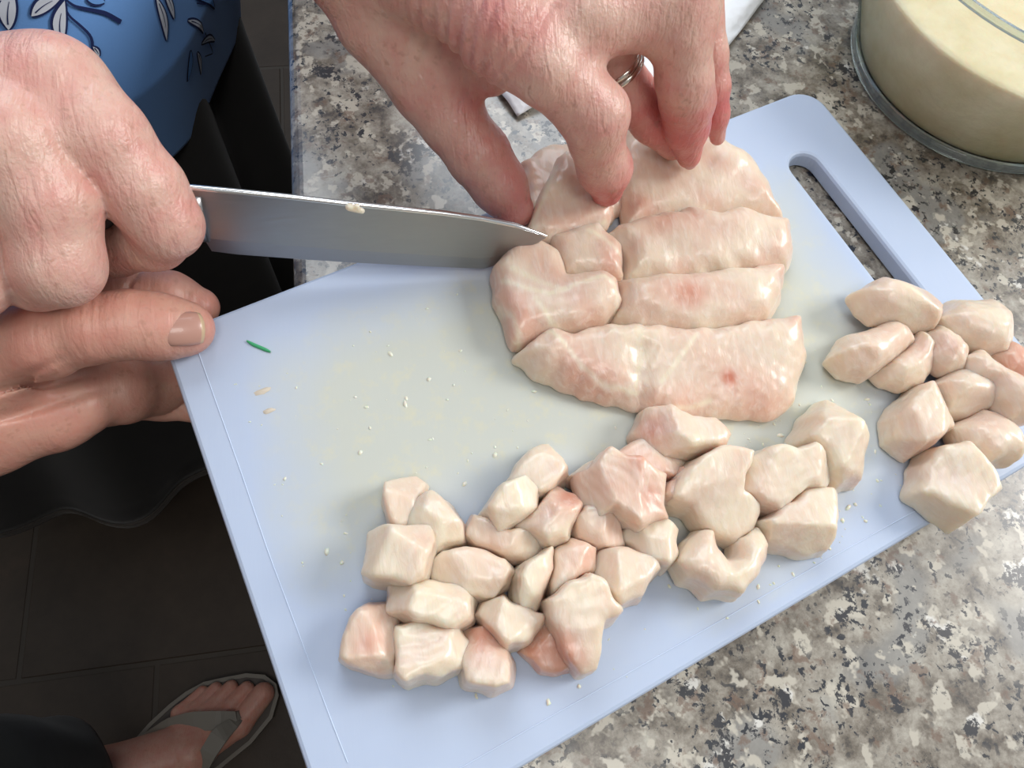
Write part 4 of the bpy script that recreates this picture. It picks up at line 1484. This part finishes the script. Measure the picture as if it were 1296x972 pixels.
for k in range(70):      # the print goes on over the rest of the cloth
    a0 = np.array([r_.uniform(0, uu.max()), r_.uniform(0.72, 1.35)])
    if 0.10 < a0[0] < 0.42 and a0[1] < 1.0: continue
    th = r_.uniform(0, 6.28)
    for dth in (-0.7, 0, 0.8):
        leaf(a0, a0 + 0.03 * np.array([math.cos(th + dth), math.sin(th + dth)]), 0.005, dth != 0)
flush('leaf_print', 'stuff')
for sh, el in ((shA, elA), (shB, elB)):
    d = el - sh; L = np.linalg.norm(d); d /= L
    u1 = np.cross(d, [0, 0, 1]); u1 /= np.linalg.norm(u1); u2 = np.cross(d, u1)
    V = []; F = []; seg = 32
    for i in range(9):
        t = i / 8
        for k in range(seg):
            a = 6.28318 * k / seg; rr = 0.078 - 0.016 * t + 0.003 * math.sin(5 * a + i)
            V.append(sh + d * L * 0.62 * t + rr * (math.cos(a) * u1 + math.sin(a) * u2))
    for i in range(8):
        for k in range(seg):
            F.append([i * seg + k, i * seg + (k + 1) % seg, (i + 1) * seg + (k + 1) % seg, (i + 1) * seg + k])
    me = mesh_py('sleeve', V, F, True); attr_col(me, 'print', np.tile(BLUE, (len(V), 1)))
    s_ = link('sleeve', me, M_BLOUSE, bl)
    s_.modifiers.new('thickness', 'SOLIDIFY').thickness = 0.0015

# ---- second person: left hand on the board corner
wristC = pt(-260, 560, 0.905, 120)
thumbC = [pt(-120, 505, 0.904, 75), pt(-20, 455, 0.911, 58), pt(60, 430, 0.922, 48), pt(120, 416, 0.925, 41), pt(166, 411, 0.923, 41), pt(205, 414, 0.9203, 39), pt(236, 416, 0.9182, 34)]
indexC = [pt(-20, 420, 0.908, 58), pt(60, 385, 0.904, 42), pt(125, 375, 0.901, 36), pt(165, 374, 0.899, 34), pt(215, 378, 0.896, 32), pt(252, 389, 0.890, 25)]
middleC = [pt(-10, 470, 0.890, 58), pt(90, 476, 0.882, 50), pt(155, 494, 0.874, 40), pt(195, 490, 0.862, 33), pt(240, 470, 0.860, 28)]
ringC = [pt(-20, 520, 0.884, 55), pt(70, 510, 0.876, 46), pt(140, 506, 0.864, 30), pt(205, 512, 0.850, 18), pt(245, 520, 0.850, 15)]
palmC = [pt(-120, 520, 0.900, 95), pt(-30, 510, 0.893, 82)]
hypoC = [pt(-140, 560, 0.893, 70), pt(-20, 545, 0.886, 52), pt(70, 522, 0.884, 44), pt(108, 512, 0.883, 36)]
allp = [p for ch in (thumbC, indexC, middleC, ringC, hypoC, [wristC]) for p, r in ch]
lo = np.min(allp, 0) - 0.03; hi = np.max(allp, 0) + 0.03
g = Grid(lo, hi, HV)
palm = smin(g.chain([(wristC[0], wristC[1]), *palmC], 0.012), g.chain(hypoC, 0.008), 0.008)
palm = smin(palm, g.cone(wristC[0], thumbC[1][0], wristC[1] * 0.7, 0.015), 0.010)
D = None
for ch, k in ((thumbC, 0.007), (indexC, 0.005), (middleC, 0.004), (ringC, 0.004)):
    f_ = smin(palm, g.chain(ch, 0.005), k)
    D = f_ if D is None else np.minimum(D, f_)
a_ = axis(thumbC, 4)
an = a_ / np.linalg.norm(a_)
for dt, dp in ((-0.0125, 0.0005), (-0.0095, 0.0007), (-0.0065, 0.0005), (0.005, 0.0002)):
    D = crease(g, D, thumbC[4][0] + an * dt + np.array([0, 0, 0.004]), a_, 0.011, dp, 0.0007)
a_ = axis(indexC, 3)
for x_, dp in ((112, 0.0018), (160, 0.0018), (238, 0.0004)):
    D = crease(g, D, at(x_, 378, 0.905), a_ + RC[0] * 0.005 + RC[1] * 0.012, 0.012, dp, 0.0009)
# folds between thumb root and palm
for (x0_, y0_, ln_, dp) in ((45, 482, 0.016, 0.0028), (60, 500, 0.018, 0.0024), (25, 517, 0.015, 0.0024), (95, 472, 0.010, 0.0014)):
    D = crease(g, D, at(x0_, y0_, 0.912), RC[1] * 0.93 + RC[0] * 0.38, ln_, dp, 0.0011)
v, f = surface_nets(D, g.o, HV, 1)
spC = [(indexC[5][0], 0.009, 0.45), (indexC[4][0], 0.010, 0.25), (thumbC[4][0], 0.008, 0.2), (thumbC[6][0] + np.array([0.006, 0, 0]), 0.006, 0.3), (hypoC[1][0], 0.016, 0.15), (at(50, 470, 0.93), 0.012, 0.2)]
partC = (v, f, reds(v, spC, 0.26))
elC = np.array([-0.36, -0.22, 0.98]); shC = np.array([-0.50, -0.24, 1.34]); PC = np.array([-0.56, -0.36])
ankle = np.array([-0.462, -0.205, 0.085]); knee = np.array([-0.385, -0.205, 0.47]); hip = np.array([-0.54, -0.27, 0.86])
limbs = [[((*PC, 0.88), 0.13), ((*PC, 1.08), 0.12), ((*PC, 1.28), 0.12), ((*PC, 1.40), 0.06), ((*PC, 1.48), 0.052)],
         [(tuple(shC), 0.052), (tuple(elC), 0.042), (tuple(0.5 * (elC + wristC[0])), 0.036), (tuple(wristC[0]), wristC[1] * 0.85)],
         [(tuple(shC), 0.06), ((PC[0] - 0.05, PC[1] - 0.17, 1.34), 0.06)],
         [((PC[0] - 0.05, PC[1] - 0.17, 1.34), 0.05), ((-0.50, -0.60, 1.08), 0.04), ((-0.36, -0.58, 0.92), 0.028), ((-0.30, -0.57, 0.86), 0.03)],
         ((PC[0] + 0.03, PC[1], 1.61), (0.09, 0.075, 0.115)),
         [((PC[0] + 0.115, PC[1] + 0.01, 1.63), 0.009), ((PC[0] + 0.135, PC[1] + 0.01, 1.595), 0.014)],
         [(tuple(hip), 0.085), (tuple(knee), 0.055), (tuple(ankle), 0.036)],
         [((-0.58, -0.46, 0.86), 0.085), ((-0.56, -0.48, 0.48), 0.055), ((-0.60, -0.48, 0.085), 0.036)],
         [((-0.60, -0.48, 0.05), 0.034), ((-0.45, -0.46, 0.03), 0.022)]]
partBody = body(limbs, (-0.82, -0.74, 0.0), (-0.02, 0.0, 1.78), 0.008)

# left foot, fine
dirF = np.array([0.93, 0.36, 0.0]); dirF /= np.linalg.norm(dirF); nF = np.array([-dirF[1], dirF[0], 0])
SOLE_Z = 0.018
toes = [pt(333, 878, 0.030, 14), pt(312, 872, 0.028, 9.5), pt(292, 870, 0.027, 9), pt(273, 872, 0.026, 8.5), pt(256, 876, 0.025, 8)]
roots = [pt(303, 917, 0.035, 15), pt(281, 905, 0.036, 13), pt(262, 902, 0.035, 12), pt(244, 902, 0.033, 11), pt(228, 903, 0.031, 10)]
ankF = ankle.copy()
mid = [pt(242, 955, 0.052, 26), pt(215, 945, 0.045, 24)]
heel = np.array([ankle[0] - 0.03, ankle[1] - 0.012, 0.045])
allp = [p for p, r in toes + roots + mid] + [heel, ankle]
g = Grid(np.min(allp, 0) - 0.04, np.max(allp, 0) + 0.04, 0.0016)
D = smin(g.cone(ankF, mid[0][0], 0.036, 0.026), g.cone(heel, mid[1][0], 0.03, 0.024), 0.02)
for rt in roots: D = smin(D, g.cone(mid[0][0], rt[0], 0.022, rt[1]), 0.012)
Dt = D
for rt, to in zip(roots, toes): Dt = np.minimum(Dt, smin(D, g.chain([rt, to], 0.005), 0.006))
Dt = smax(Dt, (SOLE_Z + 0.001) - g.Z + 0 * Dt, 0.006)
v, f = surface_nets(Dt, g.o, 0.0016, 1)
partF = (v, f, np.full(len(v), 0.35))
v, f, r = merge([partC, partF, partBody])
me = mesh_np('person', v, f); attr(me, 'red', r)
ph = link('person', me, M_SKIN_P)
tag(ph, 'person gripping the board corner, in dark trousers and a pale thong sandal', 'person')
# thumbnail
d_ = thumbC[6][0] - thumbC[4][0]
cam_n = CC - thumbC[6][0]
npos = at(231, 415, 0.9280)
nail(npos, at(262, 413, 0.925) - at(215, 416, 0.928), cam_n / np.linalg.norm(cam_n) + np.array([0, 0.10, 0.1]), 0.0058, 0.0070, M_NAIL, ph)

# trousers, shirt
def tube_cloth(name, ch, mat, parent, seg=40):
    P = np.array([c[0] for c in ch]); Rr = np.array([c[1] for c in ch])
    s = np.linspace(0, len(P) - 1, 24); i = np.arange(len(P))
    Q = np.stack([np.interp(s, i, P[:, k]) for k in range(3)], 1); R_ = np.interp(s, i, Rr)
    t = np.gradient(Q, axis=0); t /= np.linalg.norm(t, axis=1)[:, None]
    V = []; F = []
    for j in range(len(s)):
        u1 = np.cross(t[j], [0, 1, 0]); u1 /= np.linalg.norm(u1); u2 = np.cross(t[j], u1)
        for k in range(seg):
            a = 6.28318 * k / seg
            rr = R_[j] * (1 + 0.03 * math.sin(3 * a + j * 0.8) + 0.02 * math.sin(5 * a - j * 0.5))
            V.append(Q[j] + rr * (math.cos(a) * u1 + math.sin(a) * u2))
    for j in range(len(s) - 1):
        for k in range(seg):
            F.append([j * seg + k, j * seg + (k + 1) % seg, (j + 1) * seg + (k + 1) % seg, (j + 1) * seg + k])
    o = link(name, mesh_py(name, V, F, True), mat, parent)
    o.modifiers.new('thickness', 'SOLIDIFY').thickness = 0.002
    return o


tro = tube_cloth('trousers', [((*PC, 1.02), 0.155), ((*PC, 0.90), 0.17), ((PC[0], PC[1], 0.80), 0.16)], M_TROUSER, ph)
tube_cloth('trouser_leg', [(tuple(hip), 0.11), (tuple(0.5 * (hip + knee)), 0.095), (tuple(knee), 0.082), (tuple(0.5 * (knee + ankle)), 0.078), (tuple(ankle + [0, 0, 0.06]), 0.075)], M_TROUSER, tro)
tube_cloth('trouser_leg', [((-0.58, -0.46, 0.86), 0.11), ((-0.56, -0.48, 0.48), 0.082), ((-0.60, -0.48, 0.14), 0.075)], M_TROUSER, tro)
shi = tube_cloth('shirt', [((*PC, 0.95), 0.165), ((*PC, 1.2), 0.16), ((*PC, 1.34), 0.145), ((*PC, 1.43), 0.075)], M_SHIRT2, ph)
tube_cloth('sleeve', [(tuple(shC), 0.078), (tuple(shC * 0.4 + elC * 0.6), 0.062)], M_SHIRT2, shi)
tube_cloth('sleeve', [((PC[0] - 0.05, PC[1] - 0.17, 1.34), 0.078), ((-0.52, -0.575, 1.16), 0.062)], M_SHIRT2, shi)

# sandal
sol_px = [(352, 880), (349, 866), (335, 855), (312, 853), (285, 858), (258, 864), (236, 876), (215, 892), (190, 915), (168, 940), (140, 985), (150, 1010), (190, 1012), (230, 990), (275, 975), (318, 940), (344, 908)]
pol = np.array([at(x, y, SOLE_Z)[:2] for x, y in sol_px])
V = []; F = []
m = len(pol)
for z, i in ((0.0005, 0.002), (0.004, 0), (SOLE_Z - 0.002, 0), (SOLE_Z, 0.0022)):
    V += [(x, y, z) for x, y in inset(pol, i)]
for r in range(3):
    for k in range(m):
        F.append([r * m + k, r * m + (k + 1) % m, (r + 1) * m + (k + 1) % m, (r + 1) * m + k])
F.append([3 * m + k for k in range(m)]); F.append(list(range(m))[::-1])
san = link('sandal', mesh_py('sandal', V, F), M_SOLE, ph)
tag(san, 'thong sandal with a pale rim and strap')
V = []; F = []
L0 = inset(pol, -0.001); L1 = inset(pol, 0.0045)
for L, z in ((L0, SOLE_Z - 0.003), (L0, SOLE_Z + 0.0012), (L1, SOLE_Z + 0.0012), (L1, SOLE_Z - 0.001)):
    V += [(x, y, z) for x, y in L]
for r in range(3):
    for k in range(m):
        F.append([r * m + k, r * m + (k + 1) % m, (r + 1) * m + (k + 1) % m, (r + 1) * m + k])
link('sole_rim', mesh_py('sole_rim', V, F), M_STRAP, san)


def strap(pts, name):
    P = np.array([at(x, y, z) for x, y, z, w in pts]); Wd = [w for *_, w in pts]
    s = np.linspace(0, len(P) - 1, 20); i = np.arange(len(P))
    Q = np.stack([np.interp(s, i, P[:, k]) for k in range(3)], 1); ww = np.interp(s, i, Wd)
    t = np.gradient(Q, axis=0); sd_ = np.cross(t, [0, 0, 1.0]); sd_ /= np.linalg.norm(sd_, axis=1)[:, None]
    V = []; F = []
    for q, e, w in zip(Q, sd_, ww):
        V += [q + e * w, q - e * w, q - e * w - np.array([0, 0, .004]), q + e * w - np.array([0, 0, .004])]
    for j in range(len(s) - 1):
        for k in range(4):
            F.append([4 * j + k, 4 * j + (k + 1) % 4, 4 * j + 4 + (k + 1) % 4, 4 * j + 4 + k])
    F.append([3, 2, 1, 0]); F.append([4 * (len(s) - 1) + k for k in range(4)])
    link(name, mesh_py(name, V, F), M_STRAP, san)


strap([(312, 899, 0.036, 0.004), (300, 906, 0.056, 0.006), (276, 912, 0.066, 0.012), (240, 913, 0.062, 0.012), (212, 918, 0.050, 0.009), (184, 936, 0.03, 0.008)], 'strap')
strap([(312, 899, 0.036, 0.004), (296, 914, 0.060, 0.008), (278, 930, 0.074, 0.012), (262, 955, 0.076, 0.011), (248, 985, 0.060, 0.010), (236, 1000, 0.03, 0.009)], 'strap')
